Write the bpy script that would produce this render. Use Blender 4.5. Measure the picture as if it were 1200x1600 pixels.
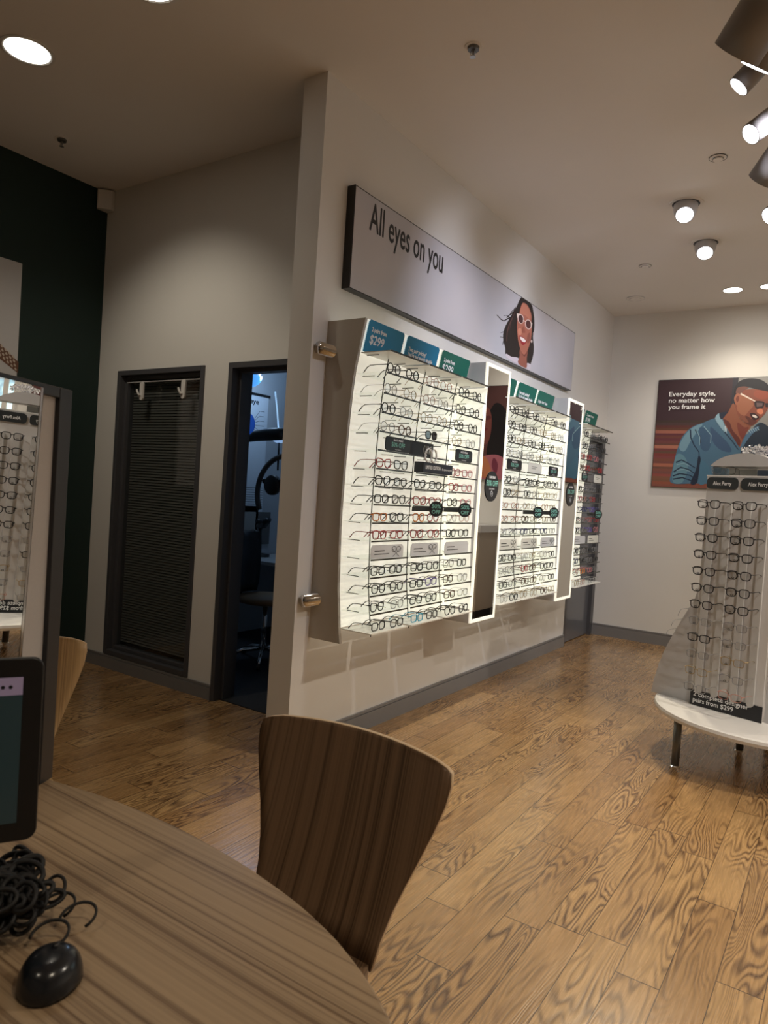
import bpy, bmesh, math, random
from mathutils import Vector, Matrix
rnd = random.Random(7)
for o in list(bpy.data.objects): bpy.data.objects.remove(o)
S = bpy.context.scene
COL = S.collection

# ------------------------------------------------------------------ camera
YAW, PITCH, ROLL, FPX, EYE = -0.58889682, -0.0274137, 0.06470561, 1101.58, 1.4
_cy, _sy, _cp, _sp = math.cos(YAW), math.sin(YAW), math.cos(PITCH), math.sin(PITCH)
FWD = Vector((_sy*_cp, _cy*_cp, _sp)); _r0 = Vector((_cy, -_sy, 0)); _u0 = _r0.cross(FWD)
RGT = math.cos(ROLL)*_r0 + math.sin(ROLL)*_u0
UPV = -math.sin(ROLL)*_r0 + math.cos(ROLL)*_u0
CAM = Vector((0, 0, EYE))
cd = bpy.data.cameras.new('camera'); cam = bpy.data.objects.new('camera', cd); COL.objects.link(cam)
cd.sensor_fit = 'VERTICAL'; cd.sensor_height = 36.0; cd.lens = FPX/1600*36
cd.clip_start = 0.02; cd.clip_end = 60
cd.dof.use_dof = True; cd.dof.focus_distance = 3.6; cd.dof.aperture_fstop = 8
mw = Matrix((RGT, UPV, -FWD)).transposed().to_4x4(); mw.translation = CAM; cam.matrix_world = mw
S.camera = cam

# ------------------------------------------------------------------ world, exposure
S.view_settings.view_transform = 'Standard'; S.view_settings.look = 'None'
S.view_settings.gamma = 1; S.view_settings.use_curve_mapping = False
S.view_settings.exposure = 0.55
W = bpy.data.worlds.new('world'); S.world = W; W.use_nodes = True
W.node_tree.nodes['Background'].inputs[0].default_value = (1.0, 0.93, 0.85, 1)
W.node_tree.nodes['Background'].inputs[1].default_value = 0.05

CEIL = 3.47
K = 1.0
def lamp(name, kind, loc, aim, power, color, size=0.08, spot=1.2, blend=0.6):
    d = bpy.data.lights.new(name, kind); d.energy = power*K; d.color = color
    if kind == 'SPOT': d.spot_size = spot; d.spot_blend = blend; d.shadow_soft_size = size
    elif kind == 'AREA': d.shape = 'DISK'; d.size = size
    else: d.shadow_soft_size = size
    o = bpy.data.objects.new(name, d); COL.objects.link(o); o.location = loc
    if aim is not None:
        o.rotation_euler = (Vector(aim)-Vector(loc)).to_track_quat('-Z', 'Y').to_euler()
    return o
COOL = (0.86, 0.88, 1.0); WARM = (1.0, 0.90, 0.74)
# (lamp x, y, z) -> aim, power, colour
LAMPS = [
 ((0.75, 2.3, 3.44), (-.45, 4.3, 0.9), 95, (1, .93, .86), 0.9),  # unseen ceiling lamp added to brighten the round stand
 # track spots washing the display wall and stand
 ((-0.30, 2.95, 3.17), (-2.3, 3.5, 2.1), 88, COOL, 1.25),
 ((-0.22, 3.50, 3.17), (-2.3, 4.8, 2.1), 88, COOL, 1.25),
 ((-0.10, 4.40, 3.17), (-2.3, 6.1, 2.1), 75, COOL, 1.25),
 ((-1.09, 5.09, 3.30), (-1.25, 3.4, 0.0), 120, (1.0, .88, .66), 1.15),
 ((-0.25, 3.1, 3.12), (-1.05, 2.3, 0.0), 70, (1.0, .90, .70), 0.95),  # extra spot without its own head, added to brighten the floor
 ((-1.09, 5.85, 3.30), (-0.9, 7.7, 1.9), 34, (1.0, .93, .84), 1.5),
 # recessed downlights
 ((-3.56, 1.89, 3.44), (-3.85, 3.1, 1.0), 32, WARM, 1.7),
 ((-2.70, 1.93, 3.44), (-2.70, 1.95, 0), 9, WARM, 1.9),
 ((-1.08, 7.16, 3.44), (-1.08, 7.16, 0), 20, (1, .9, .75), 2.2),
 ((-0.80, 7.14, 3.44), (-0.80, 7.14, 0), 14, (1, .9, .75), 2.2),
 # unseen fill lamps added above, behind and beside the camera
 ((0.9, 0.6, 3.44), (0.9, 0.6, 0), 42, (1, .86, .66), 2.2),
 ((-1.2, -1.0, 3.44), (-1.0, -0.6, 0), 18, (1, .86, .66), 2.0),
 ((1.4, 3.4, 3.44), (1.2, 3.4, 0), 200, (1, .90, .76), 2.3),
 ((1.4, 6.2, 3.44), (1.4, 6.2, 0), 130, (1, .9, .75), 2.2),
]
for i, (p, a, e, c, s) in enumerate(LAMPS):
    lamp('spot_lamp', 'SPOT', p, a, e, c, 0.05, s, 0.8)
lamp('exam_glow', 'POINT', (-4.30, 4.55, 2.35), None, 7, (.45, .68, 1.0), 0.1)

# ------------------------------------------------------------------ helpers
def ray(x, y): return FWD + RGT*((x-600)/FPX) - UPV*((y-800)/FPX)
def hit(x, y, axis, v):
    d = ray(x, y); t = (v-CAM[axis])/d[axis]; return CAM + d*t
def hitp(x, y, P, n):
    d = ray(x, y); return CAM + d*((Vector(P)-CAM).dot(n)/d.dot(n))
def s2l(c):
    return tuple((v/255/12.92 if v/255 <= .04045 else ((v/255+.055)/1.055)**2.4) for v in c)

MATS = {}
def mat(name, col, rough=.5, metal=0, emit=0, spec=.5, noise=0, nscale=30, bump=0, coat=0):
    if name in MATS: return MATS[name]
    m = bpy.data.materials.new(name); m.use_nodes = True; nt = m.node_tree; b = nt.nodes['Principled BSDF']
    b.inputs['Base Color'].default_value = (*col, 1); b.inputs['Roughness'].default_value = rough
    b.inputs['Metallic'].default_value = metal; b.inputs['Specular IOR Level'].default_value = spec
    b.inputs['Coat Weight'].default_value = coat
    if emit: b.inputs['Emission Color'].default_value = (*col, 1); b.inputs['Emission Strength'].default_value = emit
    if noise or bump:
        tc = nt.nodes.new('ShaderNodeTexCoord'); n = nt.nodes.new('ShaderNodeTexNoise')
        n.inputs['Scale'].default_value = nscale; n.inputs['Detail'].default_value = 4
        nt.links.new(tc.outputs['Object'], n.inputs['Vector'])
        if noise:
            mx = nt.nodes.new('ShaderNodeMix'); mx.data_type = 'RGBA'
            mx.inputs[6].default_value = (*[max(0, c*(1-noise)) for c in col], 1)
            mx.inputs[7].default_value = (*[min(1, c*(1+noise)) for c in col], 1)
            nt.links.new(n.outputs['Fac'], mx.inputs[0]); nt.links.new(mx.outputs[2], b.inputs['Base Color'])
        if bump:
            bp = nt.nodes.new('ShaderNodeBump'); bp.inputs['Strength'].default_value = bump; bp.inputs['Distance'].default_value = .002
            nt.links.new(n.outputs['Fac'], bp.inputs['Height']); nt.links.new(bp.outputs[0], b.inputs['Normal'])
    MATS[name] = m; return m
def glassy(name, tint, fac=.12, rough=.02):
    m = bpy.data.materials.new(name); m.use_nodes = True; nt = m.node_tree; nt.nodes.clear()
    out = nt.nodes.new('ShaderNodeOutputMaterial'); tr = nt.nodes.new('ShaderNodeBsdfTransparent'); g = nt.nodes.new('ShaderNodeBsdfGlossy')
    mx = nt.nodes.new('ShaderNodeMixShader'); mx.inputs[0].default_value = fac
    tr.inputs[0].default_value = (*tint, 1); g.inputs['Roughness'].default_value = rough
    nt.links.new(tr.outputs[0], mx.inputs[1]); nt.links.new(g.outputs[0], mx.inputs[2]); nt.links.new(mx.outputs[0], out.inputs[0])
    return m
def color_attr_mat(name, rough=.45):
    m = bpy.data.materials.new(name); m.use_nodes = True; nt = m.node_tree; b = nt.nodes['Principled BSDF']
    a = nt.nodes.new('ShaderNodeVertexColor'); a.layer_name = 'Ink'
    nt.links.new(a.outputs[0], b.inputs['Base Color']); b.inputs['Roughness'].default_value = rough
    return m

class MB:
    def __init__(s): s.v = []; s.f = []; s.m = []; s.sm = []; s.c = []; s.cur = 0; s.smooth = False; s.color = None
    def quad(s, pts):
        i = len(s.v); s.v += [Vector(p) for p in pts]; s.face(range(i, i+len(pts)))
    def face(s, idx): s.f.append(tuple(idx)); s.m.append(s.cur); s.sm.append(s.smooth); s.c.append(s.color)
    def box(s, a, b, frame=None):
        x0, y0, z0 = a; x1, y1, z1 = b; i = len(s.v)
        P = [Vector(p) for p in ((x0,y0,z0),(x1,y0,z0),(x1,y1,z0),(x0,y1,z0),(x0,y0,z1),(x1,y0,z1),(x1,y1,z1),(x0,y1,z1))]
        if frame: P = [frame(p) for p in P]
        s.v += P
        for f in ((0,3,2,1),(4,5,6,7),(0,1,5,4),(1,2,6,5),(2,3,7,6),(3,0,4,7)): s.face([i+k for k in f])
    def prism(s, base, ext):
        """closed solid from a planar outline and an extrusion vector"""
        i = len(s.v); n = len(base); e = Vector(ext)
        s.v += [Vector(p) for p in base] + [Vector(p)+e for p in base]
        s.face([i+k for k in reversed(range(n))]); s.face([i+n+k for k in range(n)])
        for k in range(n): s.face((i+k, i+(k+1) % n, i+n+(k+1) % n, i+n+k))
    def tube(s, pts, r, seg=8, closed=False, caps=True, flat=1.0):
        pts = [Vector(p) for p in pts]; n = len(pts); rr = r if isinstance(r, (list, tuple)) else [r]*n
        i0 = len(s.v); up = None
        for k in range(n):
            if closed: t = pts[(k+1) % n]-pts[k-1]
            else: t = pts[min(k+1, n-1)]-pts[max(k-1, 0)]
            t.normalize()
            if up is None: up = Vector((0, 0, 1)) if abs(t.z) < .9 else Vector((1, 0, 0))
            a = t.cross(up).normalized(); b = a.cross(t).normalized(); up = b
            for q in range(seg):
                w = 2*math.pi*q/seg; s.v.append(pts[k] + a*math.cos(w)*rr[k]*flat + b*math.sin(w)*rr[k])
        for k in range(n if closed else n-1):
            for q in range(seg):
                k2 = (k+1) % n; q2 = (q+1) % seg
                s.face((i0+k*seg+q, i0+k*seg+q2, i0+k2*seg+q2, i0+k2*seg+q))
        if caps and not closed:
            s.face([i0+q for q in reversed(range(seg))]); s.face([i0+(n-1)*seg+q for q in range(seg)])
    def lathe(s, prof, origin, seg=24, axis=None):
        """prof: list of (radius, height)"""
        o = Vector(origin); ax = Vector(axis or (0, 0, 1)).normalized()
        a = ax.cross(Vector((0, 0, 1)) if abs(ax.z) < .9 else Vector((1, 0, 0))).normalized(); b = ax.cross(a)
        i0 = len(s.v)
        for (r, h) in prof:
            for q in range(seg):
                w = 2*math.pi*q/seg; s.v.append(o + ax*h + (a*math.cos(w)+b*math.sin(w))*max(r, 1e-5))
        for k in range(len(prof)-1):
            for q in range(seg):
                q2 = (q+1) % seg; s.face((i0+k*seg+q, i0+k*seg+q2, i0+(k+1)*seg+q2, i0+(k+1)*seg+q))
        s.face([i0+q for q in reversed(range(seg))]); s.face([i0+(len(prof)-1)*seg+q for q in range(seg)])
    def build(s, name, mats, parent=None, bevel=0, origin=None, local=False):
        me = bpy.data.meshes.new(name)
        if local: org = Vector((0, 0, 0))
        elif parent is not None: org = ORG.get(parent.name, Vector((0, 0, 0)))
        elif origin is not None: org = Vector(origin)
        else:
            lo = Vector([min(v[k] for v in s.v) for k in range(3)]); hi = Vector([max(v[k] for v in s.v) for k in range(3)])
            org = Vector(((lo.x+hi.x)/2, (lo.y+hi.y)/2, lo.z))
        me.from_pydata([tuple(v-org) for v in s.v], [], s.f)
        ms = mats if isinstance(mats, (list, tuple)) else [mats]
        for m in ms: me.materials.append(m)
        for p, mi, sm in zip(me.polygons, s.m, s.sm): p.material_index = mi; p.use_smooth = sm
        if any(c is not None for c in s.c):
            at = me.color_attributes.new('Ink', 'FLOAT_COLOR', 'CORNER')
            for p, c in zip(me.polygons, s.c):
                for li in p.loop_indices:
                    cc = c if c is not None else (1, 1, 1)
                    at.data[li].color = (*cc, 1)
        me.update()
        o = bpy.data.objects.new(name, me); COL.objects.link(o)
        if parent is not None: o.parent = parent; ORG[o.name] = org
        else:
            ORG[o.name] = org
            if not local: o.location = org
        if bevel:
            bv = o.modifiers.new('bevel', 'BEVEL'); bv.width = bevel; bv.segments = 2; bv.limit_method = 'ANGLE'; bv.angle_limit = .7
        return o
ORG = {}
def tag(o, label, cat, group=None, kind=None):
    o['label'] = label; o['category'] = cat
    if group: o['group'] = group
    if kind: o['kind'] = kind
    return o
def struct(o): o['kind'] = 'structure'; return o
def thing(name, loc, label, cat, group=None):
    o = bpy.data.objects.new(name, None); COL.objects.link(o); o.location = loc; o.empty_display_size = .05
    ORG[o.name] = Vector(loc); return tag(o, label, cat, group)
def box(name, a, b, m, parent=None, bevel=0):
    q = MB(); q.box(a, b); return q.build(name, m, parent, bevel)

FONT_CACHE = {}
def text_mesh(body):
    if body in FONT_CACHE: return FONT_CACHE[body]
    c = bpy.data.curves.new('t', 'FONT'); c.body = body; c.size = 1; c.resolution_u = 3
    o = bpy.data.objects.new('t', c); COL.objects.link(o)
    dg = bpy.context.evaluated_depsgraph_get(); dg.update()
    me = bpy.data.meshes.new_from_object(o.evaluated_get(dg))
    vs = [Vector(v.co) for v in me.vertices]; fs = [tuple(p.vertices) for p in me.polygons]
    bpy.data.objects.remove(o); bpy.data.curves.remove(c); bpy.data.meshes.remove(me)
    FONT_CACHE[body] = (vs, fs); return vs, fs
def add_text(q, body, org, right, up, width=None, height=None, center=False, bold=0, lift=0.0008):
    """write body on a plane: org is left end of the base line"""
    vs, fs = text_mesh(body); x0 = min(v.x for v in vs); x1 = max(v.x for v in vs); yh = 0.72
    sx = sy = None
    if width: sx = width/(x1-x0)
    if height: sy = height/yh
    sx = sx or sy; sy = sy or sx
    right = Vector(right).normalized(); up = Vector(up).normalized(); nrm = right.cross(up)
    off = -(x1-x0)*sx/2 if center else 0
    offs = [(0, 0)] if not bold else [(-bold, 0), (bold, 0), (0, bold), (0, -bold)]
    for n_, (bx, by) in enumerate(offs):
        i = len(q.v)
        q.v += [Vector(org) + right*((v.x-x0)*sx+off+bx) + up*(v.y*sy+by) + nrm*(lift+n_*1e-5) for v in vs]
        for f in fs: q.face([i+k for k in f])
def writing(name, lines, m, parent):
    """lines: list of (body, org, right, up, width, height, center)"""
    q = MB()
    for L in lines: add_text(q, *L)
    return q.build(name, m, parent)

# ------------------------------------------------------------------ materials
def NN(nt, t, **k):
    n = nt.nodes.new(t)
    for a, b in k.items(): setattr(n, a, b)
    return n
def math_(nt, op, a, b=None, c=None):
    n = NN(nt, 'ShaderNodeMath', operation=op)
    for i, v in enumerate((a, b, c)):
        if v is None: continue
        if isinstance(v, (int, float)): n.inputs[i].default_value = v
        else: nt.links.new(v, n.inputs[i])
    return n.outputs[0]
def ramp(nt, fac, stops):
    r = NN(nt, 'ShaderNodeValToRGB'); nt.links.new(fac, r.inputs[0]); e = r.color_ramp.elements
    while len(e) < len(stops): e.new(.5)
    for k, (p, c) in enumerate(stops): e[k].position = p; e[k].color = (*c, 1)
    return r.outputs[0]
def combine(nt, x, y, z):
    n = NN(nt, 'ShaderNodeCombineXYZ')
    for i, v in enumerate((x, y, z)):
        if isinstance(v, (int, float)): n.inputs[i].default_value = v
        else: nt.links.new(v, n.inputs[i])
    return n.outputs[0]
def mixc(nt, f, a, b, mode='MIX'):
    n = NN(nt, 'ShaderNodeMix', data_type='RGBA', blend_type=mode)
    for i, v in ((0, f), (6, a), (7, b)):
        if isinstance(v, (int, float)): n.inputs[i].default_value = v
        elif isinstance(v, tuple): n.inputs[i].default_value = (*v, 1)
        else: nt.links.new(v, n.inputs[i])
    return n.outputs[2]

def floor_material():
    m = bpy.data.materials.new('oak_plank_floor'); m.use_nodes = True; nt = m.node_tree; b = nt.nodes['Principled BSDF']
    tc = NN(nt, 'ShaderNodeTexCoord'); sep = NN(nt, 'ShaderNodeSeparateXYZ'); nt.links.new(tc.outputs['Object'], sep.inputs[0])
    x, y = sep.outputs[0], sep.outputs[1]; w, L = 0.128, 0.95
    xs = math_(nt, 'DIVIDE', x, w); row = math_(nt, 'FLOOR', xs)
    wn = NN(nt, 'ShaderNodeTexWhiteNoise', noise_dimensions='1D'); nt.links.new(row, wn.inputs['W'])
    ys = math_(nt, 'ADD', math_(nt, 'DIVIDE', y, L), math_(nt, 'MULTIPLY', wn.outputs['Value'], 7.0)); col = math_(nt, 'FLOOR', ys)
    wn2 = NN(nt, 'ShaderNodeTexWhiteNoise', noise_dimensions='2D'); nt.links.new(combine(nt, row, col, 0), wn2.inputs['Vector'])
    rv = wn2.outputs['Value']; off = math_(nt, 'MULTIPLY', rv, 37.0)
    # contour lines of a stretched noise make the cathedral grain
    v = combine(nt, math_(nt, 'ADD', math_(nt, 'MULTIPLY', x, 8.0), off), math_(nt, 'MULTIPLY', y, 1.15), off)
    n1 = NN(nt, 'ShaderNodeTexNoise'); n1.inputs['Scale'].default_value = 1.1; n1.inputs['Detail'].default_value = 2.0; n1.inputs['Roughness'].default_value = .38; n1.inputs['Distortion'].default_value = .25
    nt.links.new(v, n1.inputs['Vector'])
    ring = math_(nt, 'PINGPONG', math_(nt, 'MULTIPLY', n1.outputs['Fac'], 24.0), 0.5)
    line = ramp(nt, ring, [(0.0, (1, 1, 1)), (.16, (.6, .6, .6)), (.34, (0, 0, 0))])
    v2 = combine(nt, math_(nt, 'ADD', math_(nt, 'MULTIPLY', x, 130), off), math_(nt, 'MULTIPLY', y, 5.0), 0)
    n2 = NN(nt, 'ShaderNodeTexNoise'); n2.inputs['Scale'].default_value = 1; n2.inputs['Detail'].default_value = 4; nt.links.new(v2, n2.inputs['Vector'])
    v3 = combine(nt, math_(nt, 'ADD', math_(nt, 'MULTIPLY', x, 3), off), math_(nt, 'MULTIPLY', y, 1.2), 3)
    n3 = NN(nt, 'ShaderNodeTexNoise'); n3.inputs['Scale'].default_value = 1.6; nt.links.new(v3, n3.inputs['Vector'])
    c = ramp(nt, rv, [(0, (.34, .188, .074)), (.5, (.41, .238, .098)), (1, (.465, .28, .12))])
    c = mixc(nt, math_(nt, 'MULTIPLY', line, ramp(nt, n3.outputs['Fac'], [(.38, (.12, .12, .12)), (.62, (.95, .95, .95))])), c, (.085, .036, .012))
    c = mixc(nt, .55, c, ramp(nt, n2.outputs['Fac'], [(.3, (.55, .55, .55)), (.65, (1.1, 1.1, 1.1))]), 'MULTIPLY')
    # seams
    fx = math_(nt, 'FRACT', xs); fy = math_(nt, 'FRACT', ys)
    ex = math_(nt, 'LESS_THAN', math_(nt, 'MINIMUM', fx, math_(nt, 'SUBTRACT', 1, fx)), .011)
    ey = math_(nt, 'LESS_THAN', math_(nt, 'MINIMUM', fy, math_(nt, 'SUBTRACT', 1, fy)), .0022)
    seam = math_(nt, 'MAXIMUM', ex, ey)
    c = mixc(nt, math_(nt, 'MULTIPLY', seam, .9), c, (.05, .025, .01))
    nt.links.new(c, b.inputs['Base Color'])
    nt.links.new(math_(nt, 'ADD', math_(nt, 'MULTIPLY', n2.outputs['Fac'], .14), .20), b.inputs['Roughness']); b.inputs['Specular IOR Level'].default_value = .9; b.inputs['Coat Weight'].default_value = .25; b.inputs['Coat Roughness'].default_value = .16
    bp = NN(nt, 'ShaderNodeBump'); bp.inputs['Strength'].default_value = .25; bp.inputs['Distance'].default_value = .0012
    nt.links.new(math_(nt, 'SUBTRACT', math_(nt, 'MULTIPLY', line, -.5), seam), bp.inputs['Height']); nt.links.new(bp.outputs[0], b.inputs['Normal'])
    return m
def veneer(name, axis, light, dark, scale=60, rough=.35, stretch=.9, spec=.5, flat=1):
    m = bpy.data.materials.new(name); m.use_nodes = True; nt = m.node_tree; b = nt.nodes['Principled BSDF']
    tc = NN(nt, 'ShaderNodeTexCoord'); mp = NN(nt, 'ShaderNodeMapping'); nt.links.new(tc.outputs['Object'], mp.inputs[0])
    sc = [scale]*3; sc[axis] = stretch; sc[flat] = 1.0; mp.inputs['Scale'].default_value = sc
    n = NN(nt, 'ShaderNodeTexNoise'); n.inputs['Scale'].default_value = 1; n.inputs['Detail'].default_value = 5; n.inputs['Roughness'].default_value = .6
    nt.links.new(mp.outputs[0], n.inputs['Vector'])
    mp2 = NN(nt, 'ShaderNodeMapping'); nt.links.new(tc.outputs['Object'], mp2.inputs[0]); sc2 = [scale*.28]*3; sc2[axis] = stretch*.6; sc2[flat] = 1.0; mp2.inputs['Scale'].default_value = sc2
    n2 = NN(nt, 'ShaderNodeTexNoise'); n2.inputs['Scale'].default_value = 1; n2.inputs['Detail'].default_value = 2; nt.links.new(mp2.outputs[0], n2.inputs['Vector'])
    f = math_(nt, 'ADD', math_(nt, 'MULTIPLY', n.outputs['Fac'], .65), math_(nt, 'MULTIPLY', n2.outputs['Fac'], .35))
    mid = tuple((a*.55+c*.45) for a, c in zip(light, dark))
    c = ramp(nt, f, [(.39, dark), (.455, mid), (.51, light), (.62, tuple(min(1, q*1.12) for q in light))])
    nt.links.new(c, b.inputs['Base Color']); b.inputs['Roughness'].default_value = rough; b.inputs['Specular IOR Level'].default_value = spec
    return m

M_FLOOR = floor_material()
M_WALL = mat('white_wall_paint', (.74, .72, .68), .6, noise=.02, nscale=3)
M_GREEN = mat('dark_green_paint', (.004, .020, .016), .6, noise=.1, nscale=4)
M_CEIL = mat('ceiling_paint', (.78, .74, .70), .8, noise=.02, nscale=2)
M_BASE = mat('grey_skirting', (.20, .195, .195), .35)
M_FRAME = mat('charcoal_frame', (.068, .068, .074), .4)
M_DOOR = mat('grey_laminate', (.115, .12, .135), .18)
M_WHITE = mat('white_enamel', (.70, .68, .65), .3)
M_SHELFW = mat('opal_shelf', (.90, .89, .84), .35)
M_SIDE = mat('beige_side_panel', (.50, .47, .42), .35)
M_GREYP = mat('light_grey_enamel', (.50, .49, .49), .35)
M_BLACK = mat('black_plastic', (.008, .008, .009), .35)
M_BLACKP = mat('black_print', (.012, .013, .016), .4)
M_CHROME = mat('chrome', (.75, .74, .72), .12, metal=1)
M_STEEL = mat('brushed_steel', (.42, .42, .41), .35, metal=1)
M_LEG = mat('dark_grey_tube', (.14, .14, .13), .35, metal=.6)
M_EDGE = mat('shelf_edge', (.035, .035, .030), .3)
M_GLASS = glassy('shelf_glass', (.97, .985, .97), .05)
M_LENS = glassy('clear_lens', (.93, .94, .95), .08)
M_PANE = glassy('window_glass', (.88, .90, .90), .07)
M_ACRYL = glassy('frosted_acrylic', (.80, .79, .77), .18, .2)
M_MIRROR = mat('mirror_silver', (.86, .87, .86), .0, metal=1)
M_TEAL = mat('teal_card', s2l((24, 134, 180)), .5)
M_GREENC = mat('green_card', s2l((16, 100, 84)), .5)
M_INKW = mat('white_ink', (.85, .86, .86), .5)
M_INKG = mat('mint_ink', (.22, .55, .45), .5)
M_INKB = mat('black_ink', (.01, .01, .012), .5)
def translucent(name, col, t):
    m = mat(name, col, .5); nt = m.node_tree; b = nt.nodes['Principled BSDF']; o = nt.nodes['Material Output']
    tr = NN(nt, 'ShaderNodeBsdfTranslucent'); tr.inputs[0].default_value = (*col, 1); mx = NN(nt, 'ShaderNodeMixShader'); mx.inputs[0].default_value = t
    nt.links.new(b.outputs[0], mx.inputs[1]); nt.links.new(tr.outputs[0], mx.inputs[2]); nt.links.new(mx.outputs[0], o.inputs[0]); return m
M_SILVERC = translucent('silver_card', (.82, .82, .84), .45)
M_CARDW = translucent('white_card', (.90, .89, .86), .55)
M_LITPANEL = mat('lit_panel', (1.0, .97, .84), .5, emit=.35)
M_LITFRAME = mat('lit_border', (1.0, .97, .82), .5, emit=.40)
M_LAMPLENS = mat('lamp_lens', (.93, .95, 1.0), .5, emit=4)
M_LAMPWARM = mat('lamp_lens_warm', (1.0, .95, .85), .5, emit=7)
M_TABLE = veneer('zebra_table_veneer', 0, (.37, .262, .158), (.165, .100, .054), 115, .38, .16, .5, 2)
M_VENEER = veneer('chair_veneer', 2, (.20, .122, .070), (.075, .043, .023), 170, .35, .12)
M_VENEERL = veneer('light_chair_veneer', 2, (.50, .33, .16), (.33, .20, .09), 130, .4, .12)
M_PLYEDGE = mat('ply_edge', (.62, .45, .28), .5)
M_GREYFIT = mat('grey_lamp_body', (.24, .22, .21), .4)

# ================================================================== SETTING
XW, YN, YE = -2.323, 2.725, 6.80     # display wall face, near end, far end
YF, YWIN, XG = 7.73, 3.161, -4.73    # far wall, window wall, green wall
XR, YB = 3.2, -3.0
struct(box('floor', (XG-.1, YB-.1, -.1), (XR+.1, YF+.1, 0), M_FLOOR))
bpy.data.objects['floor'].location  # origin stays near the room centre
struct(box('ceiling', (XG-.1, YB-.1, CEIL), (XR+.1, YF+.1, CEIL+.1), M_CEIL))
struct(box('wall_green', (XG-.1, YB, 0), (XG, YWIN, CEIL), M_GREEN))
struct(box('wall_far', (-2.6, YF, 0), (XR, YF+.1, CEIL), M_WALL))
struct(box('wall_right', (XR, YB, 0), (XR+.1, YF+.1, CEIL), M_WALL))
struct(box('wall_back', (XG, YB-.1, 0), (XR, YB, CEIL), M_WALL))
q = MB(); q.box((-2.475, YN, 0), (XW, YE, CEIL)); q.box((-2.475, YE, 2.13), (XW, YF, CEIL)); q.box((-2.60, YE, 0), (-2.475, YF, 2.13))
struct(q.build('wall_display', mat('satin_wall_paint', (.74, .72, .69), .38, noise=.02, nscale=3)))
# window wall with window and doorway openings
WX0, WX1, WZ0, WZ1 = -4.49, -3.58, .10, 2.152
DX0, DX1, DZ1 = -3.353, -2.835, 2.157
q = MB(); y0, y1 = YWIN, YWIN+.12
q.box((XG, y0, 0), (WX0, y1, CEIL)); q.box((WX0, y0, WZ1), (WX1, y1, CEIL)); q.box((WX0, y0, 0), (WX1, y1, WZ0))
q.box((WX1, y0, 0), (DX0, y1, CEIL)); q.box((DX0, y0, DZ1), (DX1, y1, CEIL)); q.box((DX1, y0, 0), (-2.475, y1, CEIL))
struct(q.build('wall_window', M_WALL))
def skirting(name, a, b, inward, h=.10):
    a = Vector(a); b = Vector(b); n = Vector(inward)*.016; q = MB()
    for z0, z1, k in ((0, h-.018, 1.0), (h-.014, h, .8)):
        P = [a+Vector((0,0,z0)), b+Vector((0,0,z0)), b+n*k+Vector((0,0,z0)), a+n*k+Vector((0,0,z0))]
        q.prism(P, (0, 0, z1-z0))
    q.prism([a+Vector((0,0,h-.018)), b+Vector((0,0,h-.018)), b+n*.5+Vector((0,0,h-.018)), a+n*.5+Vector((0,0,h-.018))], (0,0,.004))
    return struct(q.build(name, M_BASE))
skirting('baseboard_display', (XW, YN, 0), (XW, YE, 0), (1, 0, 0), .115)
skirting('baseboard_far', (XW, YF, 0), (XR, YF, 0), (0, -1, 0), .125)
skirting('baseboard_window', (XG, YWIN, 0), (DX0, YWIN, 0), (0, -1, 0), .097)
skirting('baseboard_green', (XG, YB, 0), (XG, YWIN, 0), (1, 0, 0), .097)

# window with venetian blind
q = MB()
def rect_frame(q, x0, x1, z0, z1, w, ya, yb):
    q.box((x0, ya, z0), (x0+w, yb, z1)); q.box((x1-w, ya, z0), (x1, yb, z1))
    q.box((x0+w, ya, z0), (x1-w, yb, z0+w)); q.box((x0+w, ya, z1-w), (x1-w, yb, z1))
rect_frame(q, WX0, WX1, WZ0, WZ1, .035, YWIN-.012, YWIN+.11); rect_frame(q, WX0+.035, WX1-.035, WZ0+.035, WZ1-.035, .028, YWIN+.03, YWIN+.09)
win = struct(q.build('window_1', M_FRAME, bevel=.003))
box('pane', (WX0+.06, YWIN+.055, WZ0+.06), (WX1-.06, YWIN+.060, WZ1-.06), M_PANE, win)
M_SLAT = mat('blind_slat', (.15, .14, .125), .45)
q = MB(); nsl = 96; zt = WZ1-.10
for i in range(nsl):
    z = zt - i*(zt-WZ0-.07)/nsl
    q.box((WX0+.055, YWIN+.088, z), (WX1-.055, YWIN+.0895, z+.0155), lambda p, z=z: Vector((p.x, p.y+(p.z-z)*.45, p.z)))
q.box((WX0+.055, YWIN+.075, WZ1-.085), (WX1-.055, YWIN+.108, WZ1-.064))
bl = q.build('venetian_blind', M_SLAT); tag(bl, 'dark closed venetian blind behind the tall narrow window', 'blind')
struct(box('trim_2', (WX0-.05, YWIN+.122, WZ0-.05), (WX1+.05, YWIN+.125, WZ1+.05), M_BLACKP))
rod = MB(); rod.tube([(WX0+.11, YWIN-.004, WZ1-.088), (WX1-.02, YWIN-.004, WZ1-.088)], .004, 6)
rod.build('hanging_rail', M_GREYP, win)
for (px, py, lb) in ((222, 610, 'white plastic hook on the left of the dark window'), (287, 607, 'white plastic hook on the right of the dark window')):
    c = hit(px, py, 1, YWIN-.014); q = MB(); x, z = c.x, c.z
    out = []
    for k in range(13):
        a = math.pi*k/12; out.append((x+.019*math.cos(a), YWIN-.022, z+.040+.019*math.sin(a)))
    for k in range(13):
        a = math.pi+math.pi*k/12; out.append((x+.019*math.cos(a), YWIN-.022, z-.050+.019*math.sin(a)))
    q.prism(out, (0, .014, 0))
    q.tube([(x, YWIN-.022, z-.035), (x-.008, YWIN-.034, z-.034), (x-.018, YWIN-.040, z-.012), (x-.022, YWIN-.041, z+.004)], .0075, 8)
    tag(q.build('wall_hook', M_WHITE, bevel=.002), lb, 'hook', 'white hooks on the window')

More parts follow.
